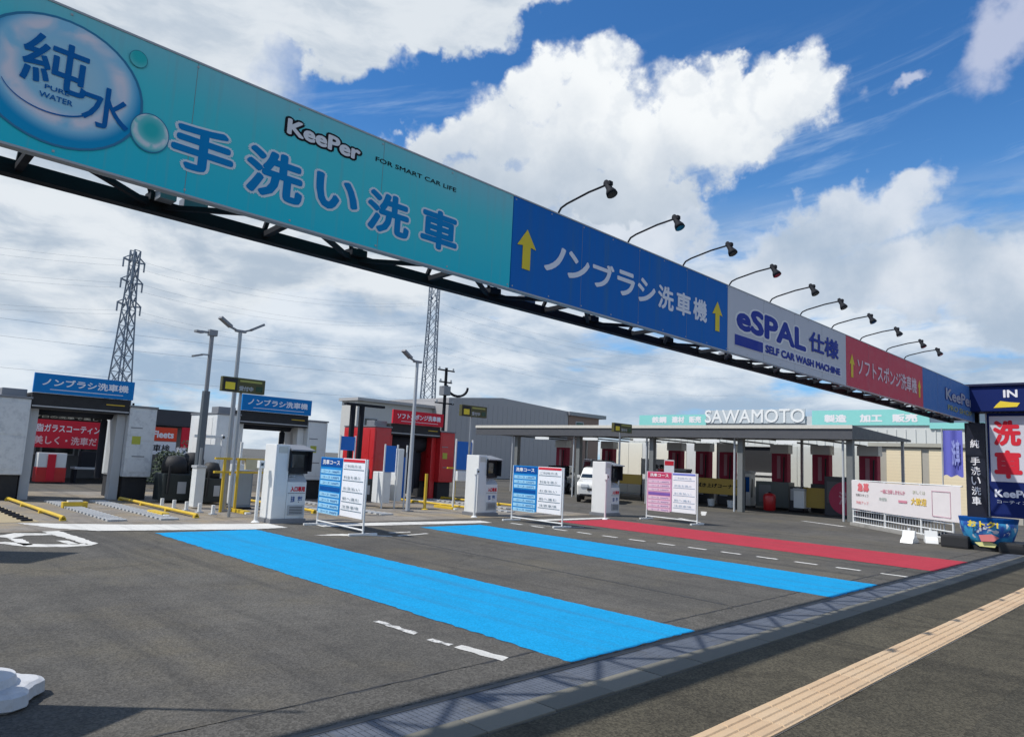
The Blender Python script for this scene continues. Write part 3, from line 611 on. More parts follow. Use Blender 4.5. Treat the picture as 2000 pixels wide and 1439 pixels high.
# ------------------------------------------------------------------ menu boards (face -X)
def menu_board(a, b, label, scheme, name='menu_board'):
    (x0, y0), (x1, y1) = a, b                      # a = far foot, b = near foot
    L = math.hypot(x1 - x0, y1 - y0); rz = math.degrees(math.atan2(y1 - y0, x1 - x0))
    t = thing(name, label, 'menu board', (x0, y0, 0), rz, 'menu boards beside the wash lanes')
    for x_ in (.02, L - .02):
        MB().tube((x_, 0, 0), (x_, 0, 1.44), .02).build('leg', white, t); MB().box(x_ - .03, -.30, 0, x_ + .03, .30, .045, b=.01).build('foot', white, t)
    MB().tube((0, 0, .10), (L, 0, .10), .016).build('rail', white, t)
    h2 = L * .52
    MB().box(.05, -.035, .30, h2 - .01, -.005, 1.44, b=.003).build('panel', scheme[0], t)
    MB().box(h2 + .01, -.035, .30, L - .05, -.005, 1.44, b=.003).build('panel', whp, t)
    MB().box(.07, -.041, 1.25, h2 - .03, -.036, 1.42).build('heading_bar', scheme[1], t)
    letter(t, '洗車コース', .16, 1.29, h2 - .12, 1.39, -.045, whp, bold=.02)
    z = 1.19; i = 0
    while z > .34:
        m_ = scheme[2] if i != 3 else scheme[3]
        MB().box(.10, -.041, z - .085, h2 - .06, -.036, z).build('price_row', m_, t)
        if i != 3: letter(t, 'コース %d00円' % (14 - i), .22, z - .066, h2 - .12, z - .02, -.045, scheme[3], bold=0)
        z -= .118; i += 1
    MB().box(h2 + .03, -.041, 1.37, L - .07, -.036, 1.425).build('heading_bar', scheme[4], t)
    for j, zz in enumerate((1.22, 1.00, .78, .58, .42)):
        MB().box(h2 + .05, -.041, zz, L - .09, -.036, zz + .012).build('ruled_line', scheme[5], t)
        letter(t, ('ご利用方法', '料金を選ぶ', 'お支払い', '前へ進む', '注意事項')[j], h2 + .09, zz + .04, L - .2, zz + .10, -.045, scheme[5], bold=0)
    return t
azure = mat('azure_print', (.015, .22, .55), .4, noise=.08); skyp = mat('pale_azure_print', (.30, .58, .78), .4, noise=.15); 
linep = mat('slate_line_print', (.14, .20, .24), .5)
S1 = (azure, bluep, skyp, bluep, redp, linep)
pinkp = mat('pink_panel_print', (.62, .30, .45), .4, noise=.15); palepink = mat('pale_pink_row', (.72, .52, .62), .4, noise=.1); vio = mat('violet_print', (.20, .11, .38), .4)
S3 = (pinkp, mat('crimson_print', (.50, .05, .12), .4), palepink, vio, mat('violet_blue_print', (.16, .2, .55), .4), mat('pale_line_print', (.30, .40, .52), .5))
menu_board((8.0, 13.75), (7.82, 11.70), 'blue and white menu board beside the nearest ticket machine', S1)
menu_board((13.45, 13.35), (13.32, 11.45), 'blue and white menu board between the second ticket machine and the canopy', S1)
menu_board((18.45, 12.55), (18.30, 10.70), 'pink and pale blue menu board beside the furthest ticket machine', S3)

# ------------------------------------------------------------------ ticket machines
def ticket_machine(label, loc):
    t = thing('ticket_machine', label, 'ticket machine', loc, 0, 'ticket machines at the head of the lanes')
    MB().box(-.02, -.03, 0, .86, .62, .10, b=.01).build('plinth', grey, t)
    MB().box(0, 0, .10, .34, .55, 1.75, b=.02).build('side_pillar', white, t)
    MB().box(.35, .02, .10, .84, .50, .92, b=.015).build('cabinet', whitec, t)
    MB().add([(.35, .02, .92), (.84, .02, .92), (.84, .50, .92), (.35, .50, .92), (.37, .20, 1.10), (.82, .20, 1.10), (.82, .46, 1.10), (.37, .46, 1.10)], [(4, 5, 6, 7), (0, 1, 5, 4), (1, 2, 6, 5), (2, 3, 7, 6), (3, 0, 4, 7)]).build('sloped_panel', lightgrey, t)
    MB().box(.40, .12, 1.10, .90, .48, 1.66, b=.02).build('terminal', black, t)
    MB().box(.45, .112, 1.24, .78, .118, 1.54).build('screen', glass, t)
    MB().box(.80, .112, 1.16, .87, .118, 1.5).build('card_reader', dark, t)
    MB().add([(.34, -.10, 1.62), (.94, -.10, 1.62), (.94, .5, 1.72), (.34, .5, 1.72), (.34, -.10, 1.65), (.94, -.10, 1.65), (.94, .5, 1.76), (.34, .5, 1.76)], [(0, 3, 2, 1), (4, 5, 6, 7), (0, 1, 5, 4), (1, 2, 6, 5), (2, 3, 7, 6), (3, 0, 4, 7)]).build('hood', grey, t)
    for s_ in (-1, 1): MB().box(.61 + s_ * .27 - .012, -.06, 1.16, .61 + s_ * .27 + .012, .3, 1.63).build('hood_cheek', dark, t)
    MB().box(.62, .135, .95, .76, .15, 1.03).build('coin_slot', dark, t)
    for r_ in range(3):
        for c_ in range(3): MB().box(.42 + c_ * .05, .09 + r_ * .0, .945 + r_ * .045, .455 + c_ * .05, .16, .975 + r_ * .045, b=.004).build('key', lightgrey, t)
    MB().box(.66, .008, .80 - .32, .67, .018, .82 - .36).build('lock', dark, t); MB().box(.40, -.002, .18, .80, .019, .40, b=.004).build('vent_panel', lightgrey, t)
    for k in range(5): MB().box(.44, -.006, .21 + k * .035, .76, -.001, .222 + k * .035).build('vent_slot', dark, t)
    MB().tube((.90, .45, .0), (.90, .45, 1.2), .018).build('cable_pipe', grey, t); MB().box(.06, -.010, 1.56, .28, -.002, 1.70).build('notice', mat('pale_notice', (.55, .55, .50), .5), t)
    letter(t, '入口専用', .44, .70, .80, .82, .013, redp, bold=.05)
    letter(t, '洗車', .46, .46, .56, .60, .013, bluep, bold=.02); letter(t, '受付', .64, .50, .75, .60, .013, bluep, bold=.03)
    MB().box(.38, .012, .66, .82, .018, .672).build('seam', grey, t)
    MB().box(.05, -.006, .60, .29, -.001, 1.50, b=.002).build('service_door', whitec, t)
    t.scale = (.93, .93, .95)
    return t
k1 = ticket_machine('white ticket machine at the head of the wider, nearest blue lane', (7.20, 14.25, 0))
k2 = copy_tree(k1, label='white ticket machine in front of the bright blue curtain screen', loc=(13.35, 14.6, 0))
k3 = copy_tree(k1, label='white ticket machine before the canopy at the head of the red lane', loc=(17.75, 13.6, 0))
def post(name, label, cat, x, y, h, r, m, extra=None, group=None):
    t = thing(name, label, cat, (x, y, 0), 0, group); MB().tube((0, 0, 0), (0, 0, h), r).build('pole', m, t); MB().lathe([(r * 2.6, 0), (r * 2.6, .012), (r * 1.1, .05)], n=14).build('base_plate', m, t)
    if extra: extra(t)
    return t
cr = lambda t: (MB().box(-.06, -.08, 1.14, .06, .04, 1.30, b=.01).build('sensor_head', white, t), MB().box(-.03, -.085, 1.19, .03, -.08, 1.25).build('lens', glass, t))
G_s = 'white sensor posts at the lane heads'
post('sensor_post', 'slim white sensor post standing before the yellow bars near the first ticket machine', 'post', 7.02, 14.55, 1.15, .035, white, cr, G_s)
post('sensor_post', 'slim white sensor post just beside the second ticket machine', 'post', 13.05, 14.35, 1.15, .035, white, cr, G_s)
post('sensor_post', 'slim white sensor post just beside the third ticket machine', 'post', 16.75, 12.8, 1.15, .03, white, cr, G_s)

# ------------------------------------------------------------------ wash machines
def wash_machine(label, loc, shell, side, signm, text, bigbrush=False, sign_text=whg):
    t = thing('wash_machine', label, 'car wash machine', loc, 0, 'drive-through wash machines')
    for s_, nm in ((-1, 'left'), (1, 'right')):
        xa, xb = (1.14, 1.84)
        X0, X1 = (s_ * xa, s_ * xb) if s_ > 0 else (s_ * xb, s_ * xa)
        MB().box(X0, 0, .62, X1, 2.0, 2.50, b=.04).build('tower_casing', shell, t)
        MB().box(X0 + .05, .1, 0, X1 - .05, 1.9, .62, b=.02).build('tower_base', black, t)
        MB().box(X0 + .06, -.012, .75, X1 - .06, 0, 1.55, b=.004).build('access_panel', shell, t)
        MB().box(X0 + .06, -.012, 1.60, X1 - .06, 0, 2.38, b=.004).build('access_panel', shell, t)
        MB().box(X0 - .01, .3, .66, X0 + .0, 1.7, 2.40, b=.003).build('side_panel', side, t)
        xi = s_ * 1.02
        MB().box(xi - .11, .25, 0, xi + .11, .55, 2.3, b=.01).build('guide_column', side, t)
        MB().lathe([(.05, .3), (.30, .35), (.32, 1.2), (.30, 2.1), (.05, 2.15)] if bigbrush else [(.05, .5), (.09, .55), (.09, 2.1), (.05, 2.15)], s_ * (.78 if bigbrush else .86), 1.2, n=16).build('side_brush', brush, t, smooth=True)
        MB().tube((X0 + .15, .3, .09), (X0 + .15, .45, .09), .09).build('wheel', grey, t)
        MB().tube((s_ * 1.5, 1.0, 2.5), (s_ * 1.5, 1.0, 2.66), .03).build('antenna', dark, t)
        MB().box(X0 - .02, -.03, 2.50, X1 + .02, 2.0, 2.55, b=.01).build('top_cap', grey, t)
    MB().box(-1.75, .2, 2.55, -1.22, .7, 2.74, b=.02).build('roof_box', grey, t)
    MB().box(.0 - 1.14, .05, 2.28, 1.14, 1.7, 2.68, b=.02).build('cross_beam', black, t)
    MB().box(-1.12, .03, 2.33, 1.12, .05, 2.36).build('beam_trim', lightgrey, t)
    MB().box(.55, .03, 2.50, 1.0, .05, 2.525).build('beam_trim', yellow, t)
    mb = MB().tube((-.95, .9, 2.05 if bigbrush else 2.3), (.95, .9, 2.05 if bigbrush else 2.3), .34 if bigbrush else .16, n=16); mb.build('top_brush', brush, t, smooth=True)
    if bigbrush: MB().box(-.55, .7, .15, .55, 1.1, 2.1, b=.1).build('cloth_curtain', brush, t)
    tl = MB().box(-1.16, -.06, 2.68, 1.16, .02, 3.17, b=.004).build('sign_board', signm, t)
    letter(t, text, -.98, 2.86, 1.02, 3.06, -.066, sign_text, bold=.03)
    MB().box(-.8, -.066, 2.77, .9, -.062, 2.785).build('sign_rule', sign_text, t)
    MB().box(1.26, -.018, 1.50, 1.48, -.013, 1.72).build('sticker', mat('lime_sticker', (.40, .42, .05), .5), t)
    MB().box(1.2, -.018, 1.93, 1.5, -.013, 1.96).build('label_strip', grey, t)
    MB().box(1.3, -.018, 1.16, 1.62, -.013, 1.19).build('label_strip', grey, t)
    return t
MY = 21.0
speck = mat('speckled_white_casing', (.60, .63, .65), .4, noise=.14, scale=16, col2=(.47, .50, .53), col2f=(.48, .66))
wash_machine('white car wash machine with blue sign board, furthest from the canopy', (5.14, MY, 0), speck, lightgrey, signblue2, 'ノンブラシ洗車機')
wash_machine('white car wash machine with blue sign board behind the first ticket machine', (10.5, MY, 0), whitec, white, signblue2, 'ノンブラシ洗車機')
wash_machine('red car wash machine with black brushes and a red sign board', (16.05, MY, 0), redm, redm, redp, 'ソフトスポンジ洗車機', True)
rm = thing('drain_stand', 'pair of dark upright pipes under a crossbar beside the red machine', 'stand', (12.75, 20.2, 0))
for x_ in (0, .34): MB().tube((x_, 0, 0), (x_, 0, 3.12), .09).build('pipe', dark, rm)
MB().box(-.3, -.08, 3.1, 1.2, .08, 3.18).build('cross_top', dark, rm)
# guide rails on the pad
def rail(x, y0, y1, label, m):
    t = thing('guide_rail', label, 'rail', (x, y0, 0), 0, 'tyre guide rails in front of the wash machines')
    MB().tube((0, 0, .07), (0, y1 - y0, .07), .035).build('rail', m, t)
    for k in range(4): MB().box(-.05, k * (y1 - y0 - .1) / 3, .006, .05, k * (y1 - y0 - .1) / 3 + .1, .06).build('bracket', m, t)
for x, lb in ((3.75, 'yellow tyre guide rail on the outer side of the first lane'), (6.25, 'yellow tyre guide rail between the first lane and the dark vacuum units'), (9.35, 'yellow tyre guide rail on the near side of the second lane'),
              (14.75, 'yellow tyre guide rail on the near side of the red machine lane'), (17.3, 'yellow tyre guide rail on the far side of the red machine lane')):
    rail(x, 15.7 if x < 8 else 16.2, 20.9, lb, yellow)
rs = thing('stud_strip', 'beige strip of paired rubber studs leading to the first wash machine', 'strip', (2.9, 15.6, 0))
MB().box(-1.3, 0, .006, .45, 4.6, .012).build('mat', mat('beige_mat', (.36, .29, .17), .8, noise=.2), rs)
sm_ = MB().box(-.09, -.05, .012, .09, .05, .05, b=.012).mesh('stud', dark)
for k in range(12):
    o = bpy.data.objects.new('stud', sm_); COL.objects.link(o); o.parent = rs; o.location = (.28, .2 + k * .37, 0)
gmatm = mat('pale_grid', (.45, .46, .46), .7, noise=.3, scale=8)
for k, (x_, lb) in enumerate(((5.1, 'pale drive-over wheel mat of ribbed slats in the first wash lane'), (10.5, 'pale drive-over wheel mat of ribbed slats in the second wash lane'), (16.0, 'pale drive-over wheel mat of ribbed slats in the red machine lane'))):
    t = thing('wheel_mat', lb, 'mat', (x_, 15.4, 0), 0, 'wheel mats in the wash lanes')
    slat = MB().box(-.42, 0, .006, .42, .14, .045, b=.006).mesh('slat', gmatm)
    for i in range(20):
        for s_ in (-.62, .62):
            o = bpy.data.objects.new('slat', slat); COL.objects.link(o); o.parent = t; o.location = (s_ * .8, i * .26, 0); o.scale = (.42, 1, 1)
def stand(name, label, cat, x, y, parts, group=None):
    t = thing(name, label, cat, (x, y, 0), 0, group)
    for nm, m_, b_ in parts: MB().box(*b_, b=.008).build(nm, m_, t)
    return t
stand('mat_hanger', 'white floor mat hanger frame between the first two wash machines', 'hanger', 8.2, 20.6, [('post', white, (-.05, 0, 0, .03, .08, 1.9)), ('post', white, (.5, 0, 0, .58, .08, 1.9)), ('crossbar', white, (-.3, 0, 1.78, .8, .08, 1.86)), ('panel', whitec, (0, .02, .8, .5, .06, 1.6))])
stand('wash_pump', 'white pump cabinet with yellow band beside the second wash machine', 'pump cabinet', 8.35, 18.7, [('body', whitec, (0, 0, .05, .32, .4, 1.1)), ('band', yellow, (-.01, -.01, .8, .33, .41, .9)), ('pipe', white, (.12, .1, 1.1, .18, .16, 1.7))])
stand('wash_pump', 'slim white pump cabinet right behind the yellow pipe barrier', 'pump cabinet', 7.05, 18.0, [('body', whitec, (0, 0, .05, .22, .3, 1.0)), ('cap', lightgrey, (-.02, -.02, 1.0, .24, .32, 1.06)), ('pipe', galv, (.08, .1, 1.06, .13, .15, 1.5))])
stand('curb_block', 'yellow and white wheel block in front of the first wash machine opening', 'wheel block', 4.4, 18.6, [('block', yellow, (0, 0, .006, .5, .18, .14)), ('cap', white, (.1, .02, .14, .4, .16, .17))])
for k in range(5):
    t = stand('lane_stud', ('pale lane stud first in the row before the vacuum units', 'pale lane stud second in the row before the vacuum units', 'pale lane stud in the middle of the row before the vacuum units', 'pale lane stud fourth in the row before the vacuum units', 'pale lane stud last in the row, beside the yellow barrier')[k], 'stud', 6.5 + k * .09, 18.6 - k * .55, [('post', white, (0, 0, 0, .07, .07, .22)), ('foot', lightgrey, (-.04, -.04, 0, .11, .11, .03))], 'pale studs before the vacuum units')
for k in range(4):
    stand('rail_shoe', 'yellow rail shoe lying on the pad before the %s' % ('first wash machine', 'space between the first machines', 'second wash machine', 'red wash machine')[k], 'rail shoe', (5.7, 7.6, 9.0, 14.2)[k], (16.2, 16.4, 17.6, 16.6)[k], [('shoe', yellow, (0, 0, .006, .16, .9, .08)), ('tip', white, (.02, -.1, .006, .14, 0, .05))])
# traffic-light boards on poles
def call_board(label, x, y, pole_h=3.1, w=1.0, h=.33):
    t = thing('call_board', label, 'call board', (x, y, 0), 0, 'yellow and black call boards on poles')
    MB().tube((0, .08, 0), (0, .08, pole_h), .035).build('pole', galv, t)
    MB().box(-.5 * w, -.06, 2.78, .5 * w, .06, 2.78 + h, b=.01).build('housing', mat('olive_housing', (.075, .07, .02), .5, noise=.2), t)
    MB().box(-.47 * w, -.066, 2.80, -.16 * w, -.061, 2.78 + h - .03).build('lamp_frame', black, t)
    MB().box(-.43 * w, -.072, 2.83, -.21 * w, -.067, 2.83 + .16).build('lamp_face', yellowp, t)
    MB().box(-.10 * w, -.066, 2.78 + h - .09, .42 * w, -.061, 2.78 + h - .045).build('strip', mat('olive_light', (.35, .34, .08), .5), t)
    letter(t, '受付中', -.11 * w, 2.82, .22 * w, 2.93, -.064, lightgrey, bold=.03)
    MB().box(.28 * w, -.066, 2.83, .44 * w, -.061, 2.95).build('lamp_face', mat('dark_green_lens', (.01, .05, .02), .3), t)
call_board('yellow and black call board fixed under the twin lamp near the first ticket machine', 6.98, 15.7)
call_board('yellow and black call board above the second ticket machine', 14.02, 15.7)
call_board('yellow and black call board before the canopy above the third ticket machine', 21.4, 15.7, w=1.1)
# lamp posts
def lamp_twin(label, x, y, H, both=True, body=galv):
    t = thing('lamp_post', label, 'lamp post', (x, y, 0), 0, 'lamp posts around the wash lanes')
    MB().tube((0, 0, 0), (0, 0, H), .065, .045).build('pole', body, t); MB().box(-.12, -.12, 0, .12, .12, .04).build('base_plate', grey, t)
    MB().box(-.13, -.05, H - .01, .14, .05, H + .05, b=.01).build('crosshead', grey, t)
    for s_ in ((-1, 1) if both else (-1,)):
        MB().bar((s_ * .10, 0, H + .03), (s_ * .30, -.02, H + .10), .045).build('arm', grey, t)
        MB().bar((s_ * .26, -.02, H + .09), (s_ * .56, -.06, H + .27), .16, .06).build('lamp_head', grey, t)
lamp_twin('galvanised lamp post with two upswept lamp heads behind the first call board', 7.45, 17.2, 4.40)
lamp_twin('galvanised lamp post with a single upswept lamp head before the red wash machine', 12.3, 16.3, 4.22, False, lightgrey)
t = thing('lamp_post', 'stepped dark lamp post with two short side arms by the vacuum units', 'lamp post', (7.55, 19.2, 0), 0, 'lamp posts around the wash lanes')
MB().tube((0, 0, 0), (0, 0, 3.0), .11, .10).build('lower_tube', mat('slate_pole', (.10, .12, .14), .5, noise=.15), t); MB().tube((0, 0, 3.0), (0, 0, 4.62), .055).build('upper_tube', grey, t)
MB().box(-.10, -.08, 4.50, .12, .08, 4.66, b=.01).build('head_box', grey, t)
MB().bar((0, 0, 4.58), (-.30, 0, 4.58), .05).build('arm', grey, t); MB().bar((-.26, 0, 4.56), (-.46, -.04, 4.56), .14, .06).build('lamp_head', grey, t)
MB().bar((0, 0, 3.98), (-.26, -.05, 3.96), .035).build('arm', grey, t); MB().bar((-.24, -.05, 3.95), (-.48, -.1, 3.88), .12, .05).build('lamp_head', grey, t)
# dark vacuum / mat wash units
def vac(label, x, y, w, d, h):
    t = thing('vacuum_unit', label, 'vacuum unit', (x, y, 0), 0, 'dark units between the wash machines')
    MB().box(0, 0, .05, w, d, h * .62, b=.04).build('tank', mat('dark_green_casing', (.022, .030, .030), .45, noise=.2), t)
    MB().lathe([(w * .42, h * .62), (w * .42, h * .84), (w * .30, h * .98), (w * .1, h)], w / 2, d / 2).build('motor_head', black, t, smooth=True)
    MB().tube((w * .15, -.03, h * .2), (w * .15, -.08, h * .8), .03).build('hose', black, t); MB().box(w * .5, -.01, h * .2, w * .8, 0, h * .45).build('plate', lightgrey, t)
vac('dark vacuum unit right beside the first wash machine', 6.95, 19.9, .75, .7, 1.25)
vac('dark vacuum unit in front of the stepped lamp post', 7.78, 19.3, .55, .55, 1.12)
vac('dark vacuum unit with rounded head just behind the stepped lamp post', 7.6, 20.3, .7, .7, 1.35)
vac('low dark unit between the second wash machine and the blue menu board', 11.35, 18.4, .7, .6, 1.25)
vac('dark unit on the near side of the red wash machine', 12.75, 19.8, .75, .6, 1.2)
# yellow barrier and grey box
t = thing('safety_barrier', 'yellow pipe barrier in front of the bright side wall of the second wash machine', 'barrier', (7.3, 17.0, 0))
for x_, y_ in ((0, 0), (.34, 0), (1.15, .2)): MB().tube((x_, y_, 0), (x_, y_, 1.30), .035).build('post', yellow, t)
for z in (.95, 1.27): MB().bar((-.25, -.02, z), (1.18, .2, z), .06, .05).build('rail', yellow, t)
MB().box(.55, .05, 1.02, 1.0, .13, 1.27).build('plate', mat('cream_plate', (.55, .50, .33), .5, noise=.15), t)
t = thing('control_box', 'blue grey control box standing inside the yellow barrier', 'control box', (7.95, 17.7, 0))
MB().box(0, 0, .05, .42, .4, .98, b=.02).build('body', mat('bluegrey_casing', (.17, .22, .28), .45, noise=.1), t); MB().box(.04, -.008, .12, .38, 0, .90, b=.003).build('door', mat('bluegrey_casing2', (.26, .31, .36), .45), t); MB().box(-.02, -.02, 0, .44, .42, .05).build('plinth', dark, t)
t = thing('bollard', 'thin yellow bollard in front of the black opening of the red machine', 'bollard', (13.25, 16.75, 0)); MB().tube((0, 0, 0), (0, 0, 1.05), .045).build('post', yellow, t); MB().lathe([(.11, 0), (.11, .02), (.06, .05)]).build('base_plate', yellow, t)
t = thing('safety_barrier', 'yellow crossbar barrier at the far side of the red wash machine', 'barrier', (15.6, 18.2, 0))
for x_ in (0, .7): MB().tube((x_, 0, 0), (x_, 0, 1.3 + .1 * (x_ > 0)), .04).build('post', yellow, t)
MB().bar((-.35, 0, 1.22), (1.0, 0, 1.22), .06, .05).build('rail', yellow, t)
# white/blue towel or screen cluster around lamp post 3
t = thing('rinse_cabinet', 'white cabinet with blue front curtains around the lamp post before the red machine', 'cabinet', (12.15, 17.4, 0))
MB().box(0, 0, .15, .30, .5, 1.05, b=.02).build('body', whitec, t); MB().box(.05, -.03, 1.05, .40, .02, 1.82).build('curtain', curtain, t); MB().box(.52, 0, .2, .72, .4, 1.75, b=.03).build('side_cabinet', whitec, t)
MB().box(.72, .05, .3, .82, .3, 1.5).build('curtain', curtain, t)
for x_ in (.01, .46, .80): MB().tube((x_, -.02, 0), (x_, -.02, 1.86), .025).build('post', white, t)
t = thing('curtain_screen', 'bright blue curtain screen on posts beside the second ticket machine', 'screen', (14.55, 17.0, 0))
for x_ in (0, .68): MB().tube((x_, 0, 0), (x_, 0, 2.15), .03).build('post', white, t)
MB().box(.04, -.01, 1.20, .64, .01, 2.08).build('curtain', curtain, t); MB().box(.1, -.05, .85, .8, .1, 1.15, b=.03).build('shelf', whitec, t)
t = thing('curtain_screen', 'small blue screen above the first menu board', 'screen', (11.02, 18.0, 0))
for x_ in (0, .5): MB().tube((x_, 0, 0), (x_, 0, 2.05), .025).build('post', white, t)
MB().box(.03, -.01, 1.62, .5, .01, 2.02).build('curtain', curtain, t)

# ------------------------------------------------------------------ nobori flags just outside the frame: only base and shadow show
def flag(label, x, y, H, fx, fy, z0, z1, lean=0):
    t = thing('banner_flag', label, 'flag', (x, y, 0))
    MB().tube((0, 0, 0), (-lean * H, 0, H), .018).build('pole', white, t)
    a0, a1 = -lean * z0, -lean * z1
    MB().add([(a0, 0, z0), (a0 + fx, fy, z0), (a1 + fx, fy, z1), (a1, 0, z1), (a0, .008, z0), (a0 + fx, fy + .008, z0), (a1 + fx, fy + .008, z1), (a1, .008, z1)], [(0, 1, 2, 3), (4, 7, 6, 5), (0, 4, 5, 1), (1, 5, 6, 2), (2, 6, 7, 3), (3, 7, 4, 0)]).build('cloth', signblue2, t)
    bb_ = MB(); N = 48; rings = ((.30, 0), (.335, .02), (.33, .085), (.30, .10), (.215, .105), (.20, .15), (.12, .16))
    for r_, z_ in rings:
        for q in range(N):
            a = 2 * pi * q / N; w = 1 + (.075 * (1 if cos(6 * a) > 0 else -1) * min(1, abs(cos(6 * a)) * 2.2) if r_ > .25 else 0); bb_.v.append((r_ * w * cos(a), r_ * w * sin(a), z_))
    for k in range(len(rings) - 1): bb_.f += [(k * N + q, k * N + (q + 1) % N, (k + 1) * N + (q + 1) % N, (k + 1) * N + q) for q in range(N)]
    bb_.f.append(tuple(range((len(rings) - 1) * N, len(rings) * N)))
    bb_.build('base', mat('pale_plastic', (.55, .56, .58), .5, noise=.08, scale=12, col2=(.40, .40, .40), col2f=(.5, .72)), t)
    MB().lathe([(.11, .15), (.10, .19), (.10, .30), (.05, .32)], n=12).build('socket', white, t)
flag('white plastic flag base with its flag on the asphalt at the near corner', .90, 5.24, 3.3, -.75, -.42, .10, 1.75, .17)
flag('tall flag out of view whose shadow falls near the painted character', .6, 12.8, 4.0, -.75, -.75, .8, 3.9)

# ------------------------------------------------------------------ canopy and drying bays
cp = thing('bay_canopy', 'long dark flat canopy with pale edge over the drying bays', 'canopy', (26, 9.2, 0))
L = 19.6
cp_r = MB()
cp_r.add([(0, 0, 2.87), (0, 0, 3.36), (6.6, 0, 3.20), (6.6, 0, 3.12), (0, L, 2.87), (0, L, 3.36), (6.6, L, 3.20), (6.6, L, 3.12)], [(0, 1, 2, 3), (4, 7, 6, 5), (0, 4, 5, 1), (1, 5, 6, 2), (2, 6, 7, 3), (3, 7, 4, 0)])
cp_r.build('roof', roofdark, cp)
MB().box(-.05, -.02, 3.24, -.002, L, 3.37).build('edge_trim', roofedge, cp)
for i in range(5): MB().box(.35, 4.15 * i + .12, 0, .57, 4.15 * i + .34, 2.87, b=.01).build('column', mat('column_grey', (.16, .17, .17), .5, noise=.1), cp); MB().tube((.28, 4.15 * i + .42, 0), (.28, 4.15 * i + .42, 2.87), .04).build('downpipe', lightgrey, cp)
for i in range(5): MB().box(6.0, 4.15 * i + .12, 0, 6.1, 4.15 * i + .22, 3.1).build('column', lightgrey, cp)
for i, yy in enumerate((2.6, 5.9, 9.4, 12.4, 15.6)): MB().box(1.2, yy, 2.74, 1.5, yy + .7, 2.86, b=.01).build('tube_light', lit, cp)
for i in range(9): MB().box(.5, 1.6 + i * 2.05, 2.872, 6.2, 1.7 + i * 2.05, 2.93).build('purlin', roofdark, cp)
for j, (yy, lb) in enumerate(((10.37, 'next to the beige shutters'), (12.29, 'behind the dark vending unit'), (14.1, 'beside the black doorway'), (16.68, 'just beyond the black doorway'), (17.95, 'second beyond the black doorway'), (19.5, 'third beyond the black doorway'), (23.7, 'behind the small white car'), (27.0, 'furthest along under the canopy'))):
    if j == 0:
        vs_ = thing('drying_tower', 'maroon vacuum tower with white top ' + lb, 'vacuum tower', (31.0, yy, 0), -90, 'maroon vacuum towers in the drying bays')
        MB().box(-.42, 0, 0, .42, .45, 1.2, b=.03).build('base_cabinet', mat('charcoal_casing', (.05, .052, .06), .5), vs_); MB().box(-.36, .02, 1.2, .36, .40, 2.45, b=.03).build('body', maroon, vs_)
        MB().box(-.42, -.02, 2.45, .42, .45, 2.85, b=.03).build('top', white, vs_); MB().box(-.10, -.005, 1.35, .06, .018, 2.35).build('stripe', mat('pale_maroon', (.42, .20, .24), .5), vs_)
        MB().tube((.2, -.04, .9), (.25, -.06, 2.3), .03).build('hose', black, vs_); MB().box(-.3, -.01, .4, .1, 0, 1.0).build('plate', lightgrey, vs_)
    else: copy_tree(vs_, label='maroon vacuum tower with white top ' + lb, loc=(31.0, yy, 0))
bw = thing('bay_wall', 'white panelled rear wall of the drying bays with a black doorway', 'wall', (34, 7.4, 0), -90)
wy = lambda Y: 7.4 - Y
MB().box(wy(26.5), .01, 0, wy(17.6), .25, 2.95).build('wall', wallw, bw); MB().box(wy(15.7), .01, 0, wy(11.4), .25, 2.95).build('wall', wallw, bw); MB().box(wy(17.6), .01, 0, wy(15.7), .25, 1.45).build('wall', wallw, bw); MB().box(wy(17.6), .01, 2.85, wy(15.7), .25, 2.95).build('wall', wallw, bw)
MB().box(wy(17.6), .12, 1.4, wy(15.7), .2, 2.85).build('doorway', black, bw); MB().box(wy(17.7), -.06, 1.44, wy(15.6), .3, 1.58).build('sill', white, bw)  # doorway is a black sheet, the dark of the opening painted in
for i in range(9): MB().box(wy(26.3 - i * .95), -.01, .1, wy(26.3 - i * .95) + .92, .008, 2.9, b=.004).build('panel', mat('sunlit_cream_panel', (.82, .80, .70), .6, noise=.06) if i % 3 else whitec, bw)  # cream panels whitened: sunlight on this stretch of wall is put into their colour
for i in range(4): MB().box(wy(15.6 - i * 1.05), -.01, .1, wy(15.6 - i * 1.05) + 1.02, .008, 2.9, b=.004).build('panel', mat('greenish_panel', (.60, .62, .58), .6, noise=.08), bw)
# clutter in the bays
def banner_panel(label, x, y, w, z0, z1, m, txt=None, tm_=blackp):
    t = thing('floor_banner', label, 'banner', (x, y, 0), -90)
    MB().box(-w / 2, 0, z0, w / 2, .02, z1).build('cloth', m, t)
    for s_ in (-1, 1): MB().tube((s_ * w / 2, .03, 0), (s_ * w / 2, .03, z1 + .03), .025).build('post', dark, t)
    if txt: letter(t, txt, -w * .22, z0 + (z1 - z0) * .4, w * .40, z0 + (z1 - z0) * .68, -.006, tm_, bold=.04)
banner_panel('gold banner with black lettering behind the pink menu board', 28.6, 16.1, 3.2, .55, 1.22, goldp, '拭き上げコーナー')
banner_panel('short gold banner between the white box and the maroon disc', 29.5, 11.9, 1.0, .25, 1.05, goldp)
t = thing('storage_box', 'white storage box standing beside the short gold banner', 'box', (29.3, 12.5, 0), -90); MB().box(-.22, 0, .2, .22, .4, .95, b=.03).build('body', white, t); MB().box(-.24, -.02, .9, .24, .42, 1.0, b=.02).build('lid', lightgrey, t)
